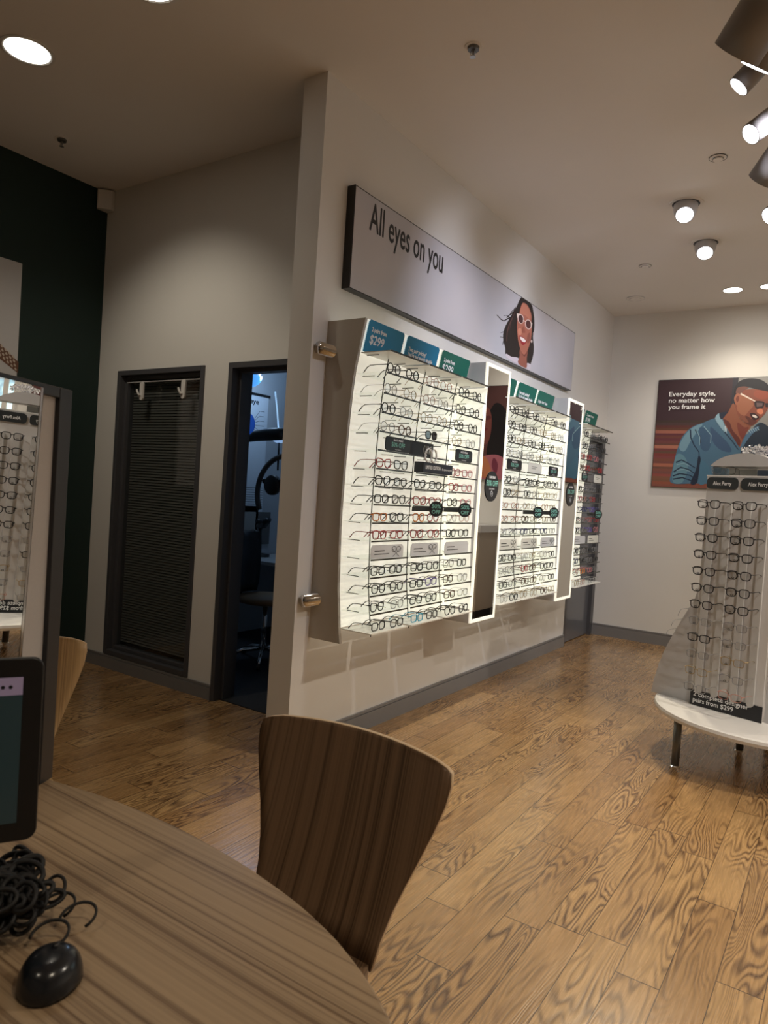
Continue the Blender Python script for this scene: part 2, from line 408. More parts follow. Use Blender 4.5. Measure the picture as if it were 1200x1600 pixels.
# doorway to the exam room
q = MB()
q.box((DX0, YWIN-.012, 0), (DX0+.035, YWIN+.17, DZ1)); q.box((DX0+.035, YWIN-.012, DZ1-.035), (DX1, YWIN+.17, DZ1))
q.box((DX0+.035, YWIN+.05, 0), (DX0+.055, YWIN+.12, DZ1-.035)); q.box((DX0+.055, YWIN+.05, DZ1-.055), (DX1, YWIN+.12, DZ1-.035))
q.box((DX1, YWIN+.02, 0), (DX1+.02, YWIN+.17, DZ1))
struct(q.build('door_1', M_FRAME))
# exam room shell
EX0, EY1, EZ = -4.73, 5.6, 2.65
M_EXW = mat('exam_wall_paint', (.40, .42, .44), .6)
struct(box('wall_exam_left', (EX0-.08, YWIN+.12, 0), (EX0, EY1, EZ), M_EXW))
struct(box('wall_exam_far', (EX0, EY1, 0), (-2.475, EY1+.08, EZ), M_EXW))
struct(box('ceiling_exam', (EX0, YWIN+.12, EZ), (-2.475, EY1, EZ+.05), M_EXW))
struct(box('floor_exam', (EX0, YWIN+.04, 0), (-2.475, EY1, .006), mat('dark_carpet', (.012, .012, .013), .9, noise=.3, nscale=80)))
# grey door beside the far display
q = MB(); q.box((XW-.10, YE, 0), (XW+.004, YE+.045, 2.13)); q.box((XW-.10, 7.64, 0), (XW+.004, YF, 2.13)); q.box((XW-.10, YE+.045, 2.08), (XW+.004, 7.64, 2.13))
dr = struct(q.build('door_2', M_FRAME)); box('door_leaf', (XW-.075, YE+.045, .008), (XW-.035, 7.64, 2.08), M_DOOR, dr)
q = MB(); q.tube([(XW-.035, YE+.13, 1.0), (XW+.015, YE+.13, 1.0), (XW+.015, YE+.24, 1.0)], .009, 8); q.build('door_handle', M_STEEL, dr)

# ================================================================== ART (flat printed pictures)
M_PRINT = color_attr_mat('printed_ink')
def smooth_closed(pts, n=4):
    out = []; L = len(pts)
    for i in range(L):
        p0, p1, p2, p3 = (Vector(pts[(i+k-1) % L]) for k in range(4))
        for k in range(n):
            t = k/n; out.append(.5*((2*p1)+(-p0+p2)*t+(2*p0-5*p1+4*p2-p3)*t*t+(-p0+3*p1-3*p2+p3)*t*t*t))
    return out
class Art:
    """layered flat shapes on one printed sheet; the image frame maps (x, y) to the sheet"""
    def __init__(s, fn, nrm): s.q = MB(); s.fn = fn; s.n = Vector(nrm); s.k = 0
    def poly(s, pts, col, smooth=True):
        s.k += 1; P = smooth_closed([Vector((a, b)) for a, b in pts]) if smooth else [Vector(p) for p in pts]
        s.q.color = s2l(col)
        from mathutils.geometry import tessellate_polygon
        W3 = [s.fn(p.x, p.y)+s.n*(s.k*.00006) for p in P]; i = len(s.q.v); s.q.v += W3
        for t in tessellate_polygon([[Vector((p.x, p.y, 0)) for p in P]]):
            s.q.face([i+j for j in t])
    def line(s, pts, w, col):
        P = [Vector(p) for p in pts]; L, R = [], []
        for k in range(len(P)):
            t = (P[min(k+1, len(P)-1)]-P[max(k-1, 0)]).normalized(); n = Vector((-t.y, t.x)); ww = w*(1-.6*k/len(P))/2
            L.append(P[k]+n*ww); R.append(P[k]-n*ww)
        for k in range(len(P)-1): s.poly([L[k], L[k+1], R[k+1], R[k]], col, False)
    def ell(s, cx, cy, rx, ry, col, rot=0):
        c, d = math.cos(rot), math.sin(rot)
        s.poly([(cx+rx*math.cos(a)*c-ry*math.sin(a)*d, cy+rx*math.cos(a)*d+ry*math.sin(a)*c) for a in [2*math.pi*k/20 for k in range(20)]], col, False)
    def grad(s, x0, x1, ys, cols):
        """horizontal bands of a printed background"""
        for k in range(len(ys)-1):
            s.poly([(x0, ys[k]), (x1, ys[k]), (x1, ys[k+1]), (x0, ys[k+1])], cols[k], False)

# ---- long "All eyes on you" billboard
XB = XW+.052
c0 = hit(556, 287, 0, XB); c1 = hit(899, 521, 0, XB); BY0, BY1, BZ1, BZ0 = c0.y, c1.y, (c0.z+c1.z)/2, hit(547, 450, 0, XB).z
bb = thing('wall_billboard', (XW, (BY0+BY1)/2, BZ0), 'long pale billboard reading All eyes on you above the lit displays', 'sign')
box('billboard_frame', (XW, BY0, BZ0), (XB-.0015, BY1, BZ1), M_BLACK, bb)
def bill_mat():
    m = bpy.data.materials.new('billboard_sky_print'); m.use_nodes = True; nt = m.node_tree; b = nt.nodes['Principled BSDF']
    tc = NN(nt, 'ShaderNodeTexCoord'); n = NN(nt, 'ShaderNodeTexNoise'); n.inputs['Scale'].default_value = 1.1; n.inputs['Detail'].default_value = 2
    nt.links.new(tc.outputs['Object'], n.inputs['Vector'])
    nt.links.new(ramp(nt, n.outputs['Fac'], [(.3, (.44, .46, .52)), (.5, (.52, .51, .56)), (.7, (.60, .57, .60))]), b.inputs['Base Color'])
    b.inputs['Roughness'].default_value = .5; return m
box('printed_face', (XB-.0015, BY0+.006, BZ0+.006), (XB, BY1-.006, BZ1-.006), bill_mat(), bb)
wl = hit(577, 358, 0, XB); wr = hit(691, 426, 0, XB)
q = MB(); add_text(q, 'All eyes on you', (XB, wl.y, wl.z), (0, 1, 0), (0, 0, 1), wr.y-wl.y, .155, False, .0022); q.build('billboard_lettering', M_INKB, bb)
A = Art(lambda x, y: hit(760+x/7.5, 440+y/7.5, 0, XB), (1, 0, 0)); A.k = 6
HAIR = (28, 20, 24)
A.poly([(408,186),(380,230),(350,300),(320,340),(290,400),(250,470),(215,540),(195,620),(200,700),(220,780),(225,850),(270,890),(330,895),(370,925),(400,880),(440,890),(470,990),(505,985),(530,930),(550,850),(555,760),(545,640),(560,560),(562,460),(550,350),(532,275),(480,228),(440,200)], HAIR)
for L_, w in (([(300,410),(240,440),(205,462),(172,445),(140,410),(118,388)], 16), ([(280,470),(240,540),(215,620),(195,655),(158,648)], 14), ([(340,300),(320,330),(295,350),(275,385)], 10), ([(260,780),(240,830),(232,880)], 14), ([(290,430),(230,395),(200,400)], 8), ([(230,560),(195,590),(165,600)], 10), ([(310,360),(265,395),(235,425)], 14), ([(215,640),(200,690),(190,740)], 12), ([(250,800),(262,850),(290,890)], 12)): A.line(L_, w, HAIR)
A.line([(300,430),(260,520),(240,600),(235,700)], 14, (92, 62, 60)); A.line([(330,360),(290,450),(270,560)], 10, (80, 52, 52))
A.poly([(232,845),(290,880),(370,895),(368,965),(300,930),(230,882)], (205, 196, 206)); A.poly([(472,955),(515,975),(505,1030),(465,1014)], (205, 196, 206))
A.poly([(392,790),(384,880),(368,955),(465,1010),(470,900),(478,800)], (150, 88, 74)); A.poly([(392,800),(440,880),(476,830),(478,790),(430,840)], (112, 60, 52))
A.poly([(425,248),(398,300),(382,370),(362,430),(355,520),(360,620),(370,700),(388,770),(410,830),(440,856),(472,820),(502,740),(522,650),(528,560),(524,470),(526,400),(502,320),(470,268)], (172, 104, 86))
A.poly([(425,262),(402,310),(392,372),(450,395),(500,440),(515,400),(495,320),(465,278)], (192, 122, 100))
A.poly([(366,560),(372,640),(392,640),(410,600),(400,550)], (204, 134, 110)); A.poly([(480,620),(510,600),(512,660),(492,720),(470,700)], (140, 78, 66))
A.poly([(428,520),(410,585),(425,600),(450,598),(446,560)], (146, 82, 68))
A.ell(398, 438, 36, 58, (226, 206, 200), -.15); A.ell(400, 440, 28, 50, (70, 36, 40), -.15)
A.ell(488, 502, 38, 58, (226, 206, 200), -.15); A.ell(488, 502, 29, 50, (82, 42, 44), -.15)
A.poly([(350,372),(395,380),(372,402),(358,430)], (232, 214, 206), False); A.poly([(512,470),(534,488),(522,540)], (232, 214, 206), False)
A.line([(425,452),(452,470)], 10, (226, 206, 200))
A.poly([(380,630),(420,648),(466,690),(456,722),(425,744),(398,712)], (150, 30, 44)); A.poly([(390,648),(428,662),(458,694),(440,712),(404,688)], (238, 226, 222))
A.ell(526, 700, 10, 18, (214, 196, 190)); A.ell(548, 610, 8, 16, (190, 170, 170))
A.q.build('printed_portrait', M_PRINT, bb)

# ---- poster of the man in the denim shirt
YP = YF-.028
c0 = hit(1029.6, 594, 1, YP); PX0, PZ1, PZ0 = c0.x, c0.z, hit(1017, 760, 1, YP).z; PX1 = PX0+1.98
po = thing('wall_poster', ((PX0+PX1)/2, YF, PZ0), 'large poster of a laughing man in a denim shirt and glasses on the far wall', 'poster')
box('poster_board', (PX0, YP, PZ0), (PX1, YF, PZ1), M_BLACK, po)
def fposter(x, y):   # picture frame in 1/8 px units; measured on the sheet itself
    p = hit(1050+x/8, 580+y/8, 1, YP-.0004)
    return Vector((max(PX0+.004, min(PX1-.004, p.x)), p.y, max(PZ0+.004, min(PZ1-.004, p.z))))
A = Art(fposter, (0, -1, 0)); A.k = 3
def strip(z0, z1, col, xa=PX0+.004, xb=PX1-.004):
    A.k += 1; A.q.color = s2l(col); y = YP-.0004-A.k*.00006
    A.q.quad([(xa, y, z0), (xb, y, z0), (xb, y, z1), (xa, y, z1)])
strip(PZ0+.004, PZ1-.004, (58, 36, 42)); H_ = PZ1-PZ0
r2 = random.Random(3)
for k in range(26):
    z = PZ0+.004+H_*.62*k/26; base = 1-k/26
    c = (int(70+70*base+r2.uniform(-16, 16)), int(40+36*base+r2.uniform(-9, 9)), int(40+24*base+r2.uniform(-7, 7)))
    strip(z, z+H_*.62/26, c)
strip(PZ0+H_*.50, PZ0+H_*.53, (150, 92, 76)); strip(PZ0+H_*.36, PZ0+H_*.39, (165, 104, 84)); strip(PZ0+H_*.19, PZ0+H_*.22, (160, 96, 74))
# out-of-focus light background on the right, dark post
XM = hit(1150, 600, 1, YP).x
strip(PZ0+.004, PZ1-.004, (142, 140, 136), XM, XM+.42); strip(PZ0+.004, PZ1-.004, (38, 36, 46), XM-.03, XM+.02)
strip(PZ0+.004, PZ1-.004, (92, 56, 56), XM+.42, PX1-.004); strip(PZ0+H_*.62, PZ1-.004, (80, 50, 50), XM+.42, PX1-.004)
SH, SHD, SHL = (72, 108, 134), (36, 56, 80), (112, 148, 166)
A.poly([(540,585),(400,640),(250,700),(130,820),(60,1000),(0,1250),(-5,1400),(300,1405),(700,1420),(1300,1450),(1500,1300),(1400,900),(1250,740),(1090,640),(900,800),(700,560)], SH)
A.poly([(380,660),(250,710),(140,830),(90,960),(160,1000),(240,860),(330,740)], SHL)
A.poly([(60,1040),(20,1200),(10,1380),(130,1390),(200,1200),(150,1060)], (96, 136, 152))
A.poly([(350,700),(470,760),(490,900),(440,1000),(360,960),(350,820)], (58, 88, 118)); A.poly([(480,700),(560,760),(700,900),(740,1010),(600,980),(500,860)], (58, 84, 116))
A.poly([(330,1060),(360,1100),(340,1250),(310,1400),(230,1400),(300,1230)], (24, 36, 58)); A.poly([(360,1120),(450,1180),(480,1300),(420,1400),(340,1400)], (70, 112, 138))
for L_ in ([(230,730),(236,830),(280,930),(338,1010),(342,1100)], [(290,730),(350,820),(360,900)], [(50,1140),(120,1110),(200,1150),(290,1210)], [(20,1260),(110,1200),(210,1230),(300,1290)], [(10,1310),(100,1280),(220,1300),(310,1350)], [(10,1350),(130,1330),(250,1370)]): A.line(L_, 18, (28, 44, 70))
for L_ in ([(310,740),(350,830),(345,930)], [(400,690),(490,800),(480,900)], [(60,1170),(150,1150),(230,1190)], [(60,1240),(150,1225),(240,1260)]): A.line(L_, 10, (140, 176, 190))
A.poly([(1090,650),(1200,690),(1380,860),(1500,1200),(1450,1420),(900,1420),(860,1000),(950,800)], (32, 46, 62))
A.poly([(770,400),(700,520),(640,580),(660,660),(730,780),(800,880),(848,945),(885,860),(930,770),(985,690),(900,640),(830,560)], (140, 84, 62))
A.poly([(640,600),(690,700),(780,850),(840,940),(850,850),(760,740),(720,640)], (96, 46, 40)); A.poly([(820,640),(900,700),(960,700),(930,770),(880,850),(830,760)], (118, 56, 46))
A.poly([(540,590),(590,530),(640,630),(690,775),(655,760),(590,680)], (138, 172, 190)); A.poly([(595,528),(690,512),(640,590),(610,600)], (30, 40, 60))
A.line([(660,760),(760,880),(830,980)], 16, (40, 60, 84)); A.ell(672, 720, 12, 40, (190, 205, 214), -.2)
A.poly([(850,960),(900,850),(980,740),(1075,690),(1080,720),(1000,790),(930,880),(880,960)], (78, 112, 142))
for k in range(5): A.line([(960+k*26, 735+(-k*9)), (985+k*26, 775-k*9)], 9, (160, 190, 206))
A.poly([(850,280),(900,235),(1060,225),(1230,250),(1245,380),(1200,470),(1150,545),(1095,600),(1050,650),(990,684),(940,668),(880,615),(830,560),(800,480),(790,400)], (134, 74, 56))
A.poly([(850,300),(960,330),(1020,420),(960,500),(900,560),(840,520),(810,450)], (156, 98, 72)); A.poly([(930,560),(1000,600),(1060,625),(1000,676),(940,660),(890,610)], (92, 46, 38))
A.poly([(1060,235),(1200,262),(1190,340),(1100,350),(1020,300)], (150, 76, 56)); A.poly([(840,540),(900,560),(960,640),(900,630),(850,590)], (128, 74, 56))
A.poly([(778,300),(784,210),(830,140),(900,102),(1000,90),(1100,104),(1180,150),(1235,215),(1225,256),(1060,226),(960,205),(900,240),(858,290),(820,280)], (24, 22, 28))
A.poly([(800,280),(820,210),(900,190),(960,205),(900,240),(858,292)], (112, 72, 62))
A.poly([(778,330),(820,276),(858,306),(850,380),(812,424),(786,390)], (160, 100, 76)); A.poly([(800,340),(824,310),(842,330),(830,375),(812,390)], (120, 62, 48))
A.line([(858,282),(950,330),(1052,384)], 22, (230, 214, 200)); A.poly([(1036,378),(1150,384),(1150,440),(1120,462),(1050,464)], (40, 26, 28)); A.poly([(1054,394),(1136,400),(1130,440),(1060,448)], (104, 84, 84), False); A.poly([(1165,400),(1215,400),(1208,450),(1170,450)], (46, 30, 32), False)
A.poly([(1090,470),(1130,480),(1140,520),(1110,542),(1070,520),(1060,492)], (212, 128, 96))
A.poly([(975,535),(1030,525),(1090,570),(1070,604),(1015,608)], (50, 18, 20)); A.poly([(1000,545),(1040,548),(1072,574),(1050,588),(1012,572)], (232, 220, 212), False)
# the companion, seen mostly in the mirror
def pp(pts): return [(a, b) for a, b in pts]
def fx(X, z):  # sheet coordinates straight in metres
    return Vector((X, YP-.0004, z))
A.fn = fx
A.poly([(-.50, 1.9), (-.50, 2.25), (-.42, 2.48), (-.30, 2.55), (-.22, 2.42), (-.25, 2.2), (-.22, 1.95), (-.3, 1.83), (-.42, 1.84)], (18, 16, 22))
A.poly([(-.24, 2.10), (-.26, 2.35), (-.20, 2.5), (-.08, 2.52), (0, 2.36), (-.03, 2.15), (-.12, 2.03)], (120, 66, 62))
A.poly([(-.22, 2.24), (-.12, 2.20), (-.06, 2.25), (-.12, 2.27)], (110, 40, 46)); A.poly([(-.24, 2.36), (-.14, 2.34), (-.13, 2.38), (-.23, 2.40)], (90, 40, 44))
A.poly([(-.62, 1.66), (-.55, 1.82), (-.38, 1.93), (-.2, 1.92), (-.02, 1.85), (.1, 1.66)], (176, 104, 118)); A.poly([(-.30, 1.67), (-.26, 1.84), (-.18, 1.92), (-.10, 1.86), (-.13, 1.68)], (188, 118, 84))
A.poly([(-.36, 1.70), (-.30, 1.80), (-.32, 1.90), (-.38, 1.82)], (120, 52, 74))
A.q.build('printed_picture', M_PRINT, po)
q = MB()
for body, (xa, ya), (xb, yb) in (('Everyday style,', (1046, 621), (1118, 616.5)), ('no matter how', (1045.5, 631), (1117, 627.5)), ('you frame it', (1045, 641), (1102.5, 638))):
    a = hit(xa, ya-1.5, 1, YP); b_ = hit(xb, yb-1.5, 1, YP); q = MB(); add_text(q, body, (a.x, YP, a.z), (1, 0, 0), (0, 0, 1), b_.x-a.x, .047, False, .0012, .012); q.build('poster_lettering', M_INKW, po)

# ---- poster on the green wall
XP = XG+.03; c = hit(35, 412, 0, XP)
gp = thing('picture_board', (XG, c.y-.6, 1.5), 'pale board with a brown lattice corner hung on the dark green wall', 'poster')
box('board', (XG, c.y-1.3, 1.35), (XP, c.y, c.z), M_GREYP, gp)
A = Art(lambda x, y: hit(x, y, 0, XP+.0006), (1, 0, 0)); A.k = 1
A.poly([(-30,505),(0,537),(29,566),(28,583),(0,561),(-30,533)], (104, 70, 52), False)
for i in range(10):
    for j in range(4):
        x = -28+i*6+j*1.2; y = 512+i*5.6+j*6.4
        if x < 25: A.poly([(x, y-2.2), (x+2.6, y+1.8), (x+1, y+3.6), (x-1.8, y)], (186, 172, 156), False)
A.q.build('printed_lattice', M_PRINT, gp)
# motion sensor in the corner
q = MB(); c = hit(170, 311, 1, YWIN-.05)
q.prism([(XG, YWIN-.002, c.z-.075), (XG, YWIN-.09, c.z-.075), (XG+.03, YWIN-.11, c.z-.075), (XG+.10, YWIN-.04, c.z-.075), (XG+.09, YWIN-.002, c.z-.075)], (0, 0, .14))
tag(q.build('motion_sensor', M_WHITE, bevel=.008), 'small white motion sensor high in the corner beside the green wall', 'sensor')

# ================================================================== EYEGLASSES
def ring_pts(shape, cy, w=.052, h=.040, n=22):
    P = []
    for k in range(n):
        a = 2*math.pi*k/n; c, s = math.cos(a), math.sin(a)
        if shape == 'round': y, z = .5*.048*c, .5*.047*s
        elif shape == 'rectangular':
            e = .52; y = .5*w*math.copysign(abs(c)**e, c); z = .5*.039*math.copysign(abs(s)**e, s); y *= (1+.05*s)
        elif shape == 'cat-eye':
            e = .7; y = .5*w*math.copysign(abs(c)**e, c); z = .5*.042*math.copysign(abs(s)**e, s)
            y *= (1+.12*s); z += max(0, y*(1 if cy > 0 else -1))*.22*max(0, s)
        else:
            e = .68; y = .5*.051*math.copysign(abs(c)**e, c); z = .5*.043*math.copysign(abs(s)**e, s); y *= (1+.10*s)
        P.append(Vector((-.0025*(abs(cy+y)/.07)**2, cy+y, .0275+z)))
    return P
FCOL = {'black': (.006, .006, .007), 'silver': (.28, .28, .29), 'gold': (.38, .27, .12), 'red': (.42, .02, .025), 'pink': (.55, .18, .20), 'tortoise': (.10, .045, .02),
        'orange': (.75, .22, .02), 'blue': (.03, .14, .55), 'rose': (.48, .22, .17), 'clear': (.45, .44, .42), 'cyan': (.05, .40, .62), 'navy': (.02, .03, .12), 'violet': (.14, .09, .38)}
FM = {k: mat(k+'_frame', v, .28, metal=(.6 if k in ('silver', 'gold') else 0)) for k, v in FCOL.items()}
M_LENSD = glassy('dark_lens', (.05, .05, .06), .15)
PROTO = {}
def eyewear(shape, color, temple, single, r=None, dark=False, lens_m=None):
    key = (shape, color, temple, single, dark)
    if key in PROTO: return PROTO[key]
    thin = color in ('silver', 'gold', 'rose', 'clear')
    r = .0019 if thin else .0030
    fm, tm, lm = FM[color], FM[temple], (M_LENSD if dark else M_LENS)
    def front(q):
        q.smooth = True
        for cy in (-.034, .034): q.tube(ring_pts(shape, cy), r, 5, closed=True)
        q.tube([(0, -.011, .034), (.002, -.004, .038), (.002, .004, .038), (0, .011, .034)], r, 5)
        for sg in (-1, 1): q.tube([(-.002, sg*.058, .038), (-.004, sg*.066, .040), (-.012, sg*.068, .039)], r*1.1, 5)
    def temple_(q, sg):
        q.smooth = True
        q.tube([(-.010, sg*.068, .039), (-.06, sg*.068, .040), (-.100, sg*.067, .038), (-.118, sg*.066, .029), (-.140, sg*.064, .004)], [r*.85, r*.7, r*.7, r*.8, r], 5)
    def lens(q, cy):
        q.smooth = False; q.face([len(q.v)+k for k in range(22)]); q.v += ring_pts(shape, cy)
    out = []
    if single:
        q = MB(); front(q); q.cur = 1; temple_(q, -1); temple_(q, 1); q.cur = 2
        for cy in (-.034, .034): lens(q, cy)
        out.append(('eyeglasses', mesh_of(q, 'eyeglasses', [fm, tm, lm])))
    else:
        q = MB(); front(q); out.append(('frame_front', mesh_of(q, 'frame_front', [fm])))
        for sg in (-1, 1): q = MB(); temple_(q, sg); out.append(('temple', mesh_of(q, 'temple', [tm])))
        for cy in (-.034, .034): q = MB(); lens(q, cy); out.append(('lens', mesh_of(q, 'lens', [lm])))
    PROTO[key] = out; return out
def mesh_of(q, name, ms):
    me = bpy.data.meshes.new(name); me.from_pydata([tuple(v) for v in q.v], [], q.f)
    for m in ms: me.materials.append(m)
    for p, mi, sm in zip(me.polygons, q.m, q.sm): p.material_index = mi; p.use_smooth = sm
    me.update(); return me
FIRST = {}
def put_glasses(loc, rz, shape, color, temple, label, group, single=False, dark=False, extra=None, kindname='eyeglasses', cat='glasses'):
    key = (shape, color, temple, single, dark)
    parts = eyewear(shape, color, temple, single, dark=dark)
    if single:
        if key in FIRST: o = FIRST[key].copy()
        else: o = bpy.data.objects.new(kindname, parts[0][1]); FIRST[key] = o
        COL.objects.link(o)
    else:
        o = bpy.data.objects.new(kindname, None); o.empty_display_size = .05; COL.objects.link(o)
        for n_, me in parts:
            c = bpy.data.objects.new(n_, me); c.parent = o; COL.objects.link(c)
        if extra is not None:
            c = bpy.data.objects.new('security_tag', extra); c.parent = o; COL.objects.link(c)
    o.location = loc; o.rotation_euler = (0, 0, rz); tag(o, label, cat, group); return o

# ================================================================== DISPLAY UNITS
CURVE = [(.640, -2.120), (.688, -2.132), (.90, -2.155), (1.0, -2.160), (1.249, -2.168), (1.37, -2.166), (1.548, -2.163), (1.76, -2.155), (1.90, -2.147), (2.01, -2.136), (2.108, -2.117), (2.268, -2.085)]
def cx(z):
    if z <= CURVE[0][0]: return CURVE[0][1]
    for (a, xa), (b, xb) in zip(CURVE, CURVE[1:]):
        if z <= b: return xa+(xb-xa)*(z-a)/(b-a)
    return CURVE[-1][1]
ZS = [2.097, 1.992, 1.892, 1.797, 1.704, 1.612, 1.520, 1.432, 1.340, 1.248, 1.157, 1.064, .974, .884, .793, .697]
DEPTH = .185
ORD = ['top', 'second', 'third', 'fourth', 'fifth', 'sixth', 'seventh', 'eighth', 'ninth', 'tenth', 'eleventh', 'twelfth', 'thirteenth', 'fourteenth', 'fifteenth', 'bottom']
CP = .378; CW = .348
def display_unit(y0, ncol, label, side):
    zt = 2.262 if ncol == 3 else 2.105
    y1 = y0 + (ncol-1)*CP + CW + .012
    u = thing('display_unit', (XW, (y0+y1)/2, .62), label, 'display shelf', 'lit eyewear display units on the long wall')
    # side panels
    for yy in ((y0-.018, y1) if ncol == 3 else (y0-.018,)):
        q = MB(); out = [(XW, yy, .622), (XW, yy, 2.262)] + [(cx(z), yy, z) for z in (2.262, 2.16, 2.108, 2.01, 1.9, 1.76, 1.55, 1.37, 1.25, 1.1, .9, .75, .688, .622)]
        q.prism(out, (0, .018, 0)); q.build('side_panel', M_SIDE, u)
    q = MB(); zz = [.70+(zt-.70)*k/30 for k in range(31)]; i = 0
    for k in range(30):
        a, b = zz[k], zz[k+1]
        q.quad([(cx(a)-.003, y0, a), (cx(a)-.003, y1, a), (cx(b)-.003, y1, b), (cx(b)-.003, y0, b)])
    q.build('light_panel', M_LITPANEL, u)
    if ncol == 3:
        q = MB(); zz2 = [.705+(2.088-.705)*k/14 for k in range(15)]
        q.prism([(cx(z), y1-.004, z) for z in zz2]+[(cx(z)+DEPTH-.012, y1-.004, z) for z in reversed(zz2)], (0, .0035, 0)); q.build('light_panel', M_LITPANEL, u)
    for z in (2.105, .826):
        q = MB(); q.smooth = True; q.tube([(XW+.034, y0-.12 if side else y0-.0, z), (XW+.034, y1, z)], .032, 20); q.build('mounting_tube', M_CHROME, u)
    for c in range(ncol):
        ya = y0+.002+c*CP; yb = ya+CW; ym = (ya+yb)/2
        q = MB(); q.smooth = True; q.tube([(cx(z)+.055, ym, z) for z in (.64, .9, 1.2, 1.5, 1.8, 2.0, 2.12)], .0028, 6); q.build('support_rod', M_EDGE, u)
        for k, z in enumerate(ZS):
            xb = cx(z)+.004; xf = cx(z)+DEPTH
            q = MB()
            if k in (0, 15): q.cur = 1
            q.box((xb, ya, z-.005), (xf, yb, z)); q.cur = 1 if k == 15 else 2
            q.box((xf, ya, z-(.007 if k != 15 else .005)), (xf+.0035, yb, z+.001))
            if k < 15:
                q.cur = 2
                for yy in (ya+.05, yb-.05): q.box((xb, yy-.0012, z-.010), (xb+.075, yy+.0012, z-.006))
            q.build('shelf', [M_GLASS, M_SHELFW, M_EDGE], u)
    # clips that hold the header cards
    return u, y1
def header_card(ya, yb, m, lines, label):
    z0, z1 = 2.104, 2.262; q = MB(); x0, x1 = cx(z0)+.004, cx(z1)+.004; r = .012
    q.prism([(x0, ya, z0), (x0, yb, z0), (x0+(x1-x0)*(1-r/(z1-z0)), yb, z1-r), (x1, yb-r, z1), (x1, ya+r, z1), (x0+(x1-x0)*(1-r/(z1-z0)), ya, z1-r)], (.002, 0, 0))
    o = q.build('header_card', m); tag(o, label, 'sign', 'price header cards above the displays')
    up = Vector((x1-x0, 0, z1-z0)).normalized(); q = MB()
    for body, fy, fz, wd, h in lines:
        p = Vector((x0+.0022, ya+fy, z0))+up*fz
        add_text(q, body, p, (0, 1, 0), up, wd, h, False, .0014, .0012)
    t = q.build('card_lettering', M_INKW, o); return o

Y1, Y2, Y3 = 2.866, 4.382, 5.905
u1, e1 = display_unit(Y1, 3, 'nearest lit glasses display, three columns of glass shelves, left of first mirror', True)
u2, e2 = display_unit(Y2, 3, 'middle lit glasses display between the two lit mirrors', False)
u3, e3 = display_unit(Y3, 2, 'farthest lit glasses display beside the grey door', False)
header_card(2.877, 3.209, M_TEAL, [('2 pairs from', .035, .108, .13, .021), ('$299', .035, .048, .125, .045)], 'blue header card reading 2 pairs from $299 on the nearest display')
header_card(3.240, 3.592, M_TEAL, [('Two pair pricing?', .03, .083, .19, .022), ("You're not seeing double", .03, .057, .27, .020)], 'blue header card about two pair pricing on the nearest display')
header_card(3.630, 3.985, M_GREENC, [('2 pairs from', .035, .100, .13, .021), ('$299', .035, .040, .13, .048)], 'green header card reading 2 pairs from $299 on the nearest display')
header_card(Y2+.005, Y2+.345, M_GREENC, [('2 pairs from', .035, .100, .13, .021), ('$299', .035, .040, .13, .048)], 'green header card partly hidden by the near lit mirror')
header_card(Y2+.385, Y2+.730, M_GREENC, [('Two pair pricing?', .03, .083, .19, .022), ("You're not seeing double", .03, .057, .27, .020)], 'green two pair pricing card in the centre of the middle display')
header_card(Y2+.765, Y2+1.105, M_GREENC, [('Style for less', .03, .072, .19, .022)], 'green header card at the right end of the middle display')
header_card(Y3+.005, Y3+.345, M_GREENC, [], 'plain green header card on the farthest display, hidden behind mirror')
header_card(Y3+.385, Y3+.735, M_GREENC, [('2 pairs from', .04, .115, .20, .020), ('$199', .04, .066, .12, .036)], 'green header card with small white text on the farthest display')

# lit mirrors
def lit_mirror(ya, yb, label):
    x = -1.968; z0, z1 = .612, 2.255; b = .021; u = thing('lit_mirror', (XW, (ya+yb)/2, z0), label, 'mirror', 'tall lit mirrors between the displays')
    box('mirror_box', (XW, ya, z0), (x-.012, yb, z1), M_GREYP, u)
    q = MB(); q.box((x-.012, ya, z0), (x, ya+b, z1)); q.box((x-.012, yb-b, z0), (x, yb, z1)); q.box((x-.012, ya+b, z0), (x, yb-b, z0+b)); q.box((x-.012, ya+b, z1-b), (x, yb-b, z1))
    q.build('lit_border', M_LITFRAME, u)
    box('mirror_glass', (x-.011, ya+b, z0+b), (x-.003, yb-b, z1-b), M_MIRROR, u)
    ym = (ya+yb)/2; zc = 1.485; r = .098
    q = MB(); q.lathe([(r, 0), (r, .0012)], (x, ym, zc), 40, (1, 0, 0)); st = q.build('round_sticker', M_BLACKP, u)
    q = MB()
    add_text(q, 'BLACK FRIDAY', (x+.0012, ym, zc+.052), (0, 1, 0), (0, 0, 1), .090, .015, True, .0008); q.build('sticker_heading', M_INKW, st)
    q = MB(); add_text(q, '50% OFF', (x+.0012, ym, zc+.004), (0, 1, 0), (0, 0, 1), .165, .036, True, .0012); q.build('sticker_offer', M_INKG, st)
    q = MB(); add_text(q, 'lens options', (x+.0012, ym, zc-.020), (0, 1, 0), (0, 0, 1), .075, .013, True); q.build('sticker_small_print', M_INKW, st)
    q = MB(); q.smooth = True; q.tube([(x+.0022, ym+.015*math.cos(a), zc-.047+.018*math.sin(a)) for a in [2*math.pi*k/16 for k in range(16)]], .0013, 4, closed=True); q.build('sticker_ring', M_INKW, st)
    q = MB(); q.tube([(x+.002, ym-.007, zc-.046), (x+.002, ym-.002, zc-.053), (x+.002, ym+.009, zc-.039)], .0014, 4); q.build('sticker_tick', M_INKW, st)
lit_mirror(4.001, 4.362, 'tall lit mirror with round black sticker, nearer of the two')
lit_mirror(5.518, 5.880, 'tall lit mirror with round black sticker, farther of the two')

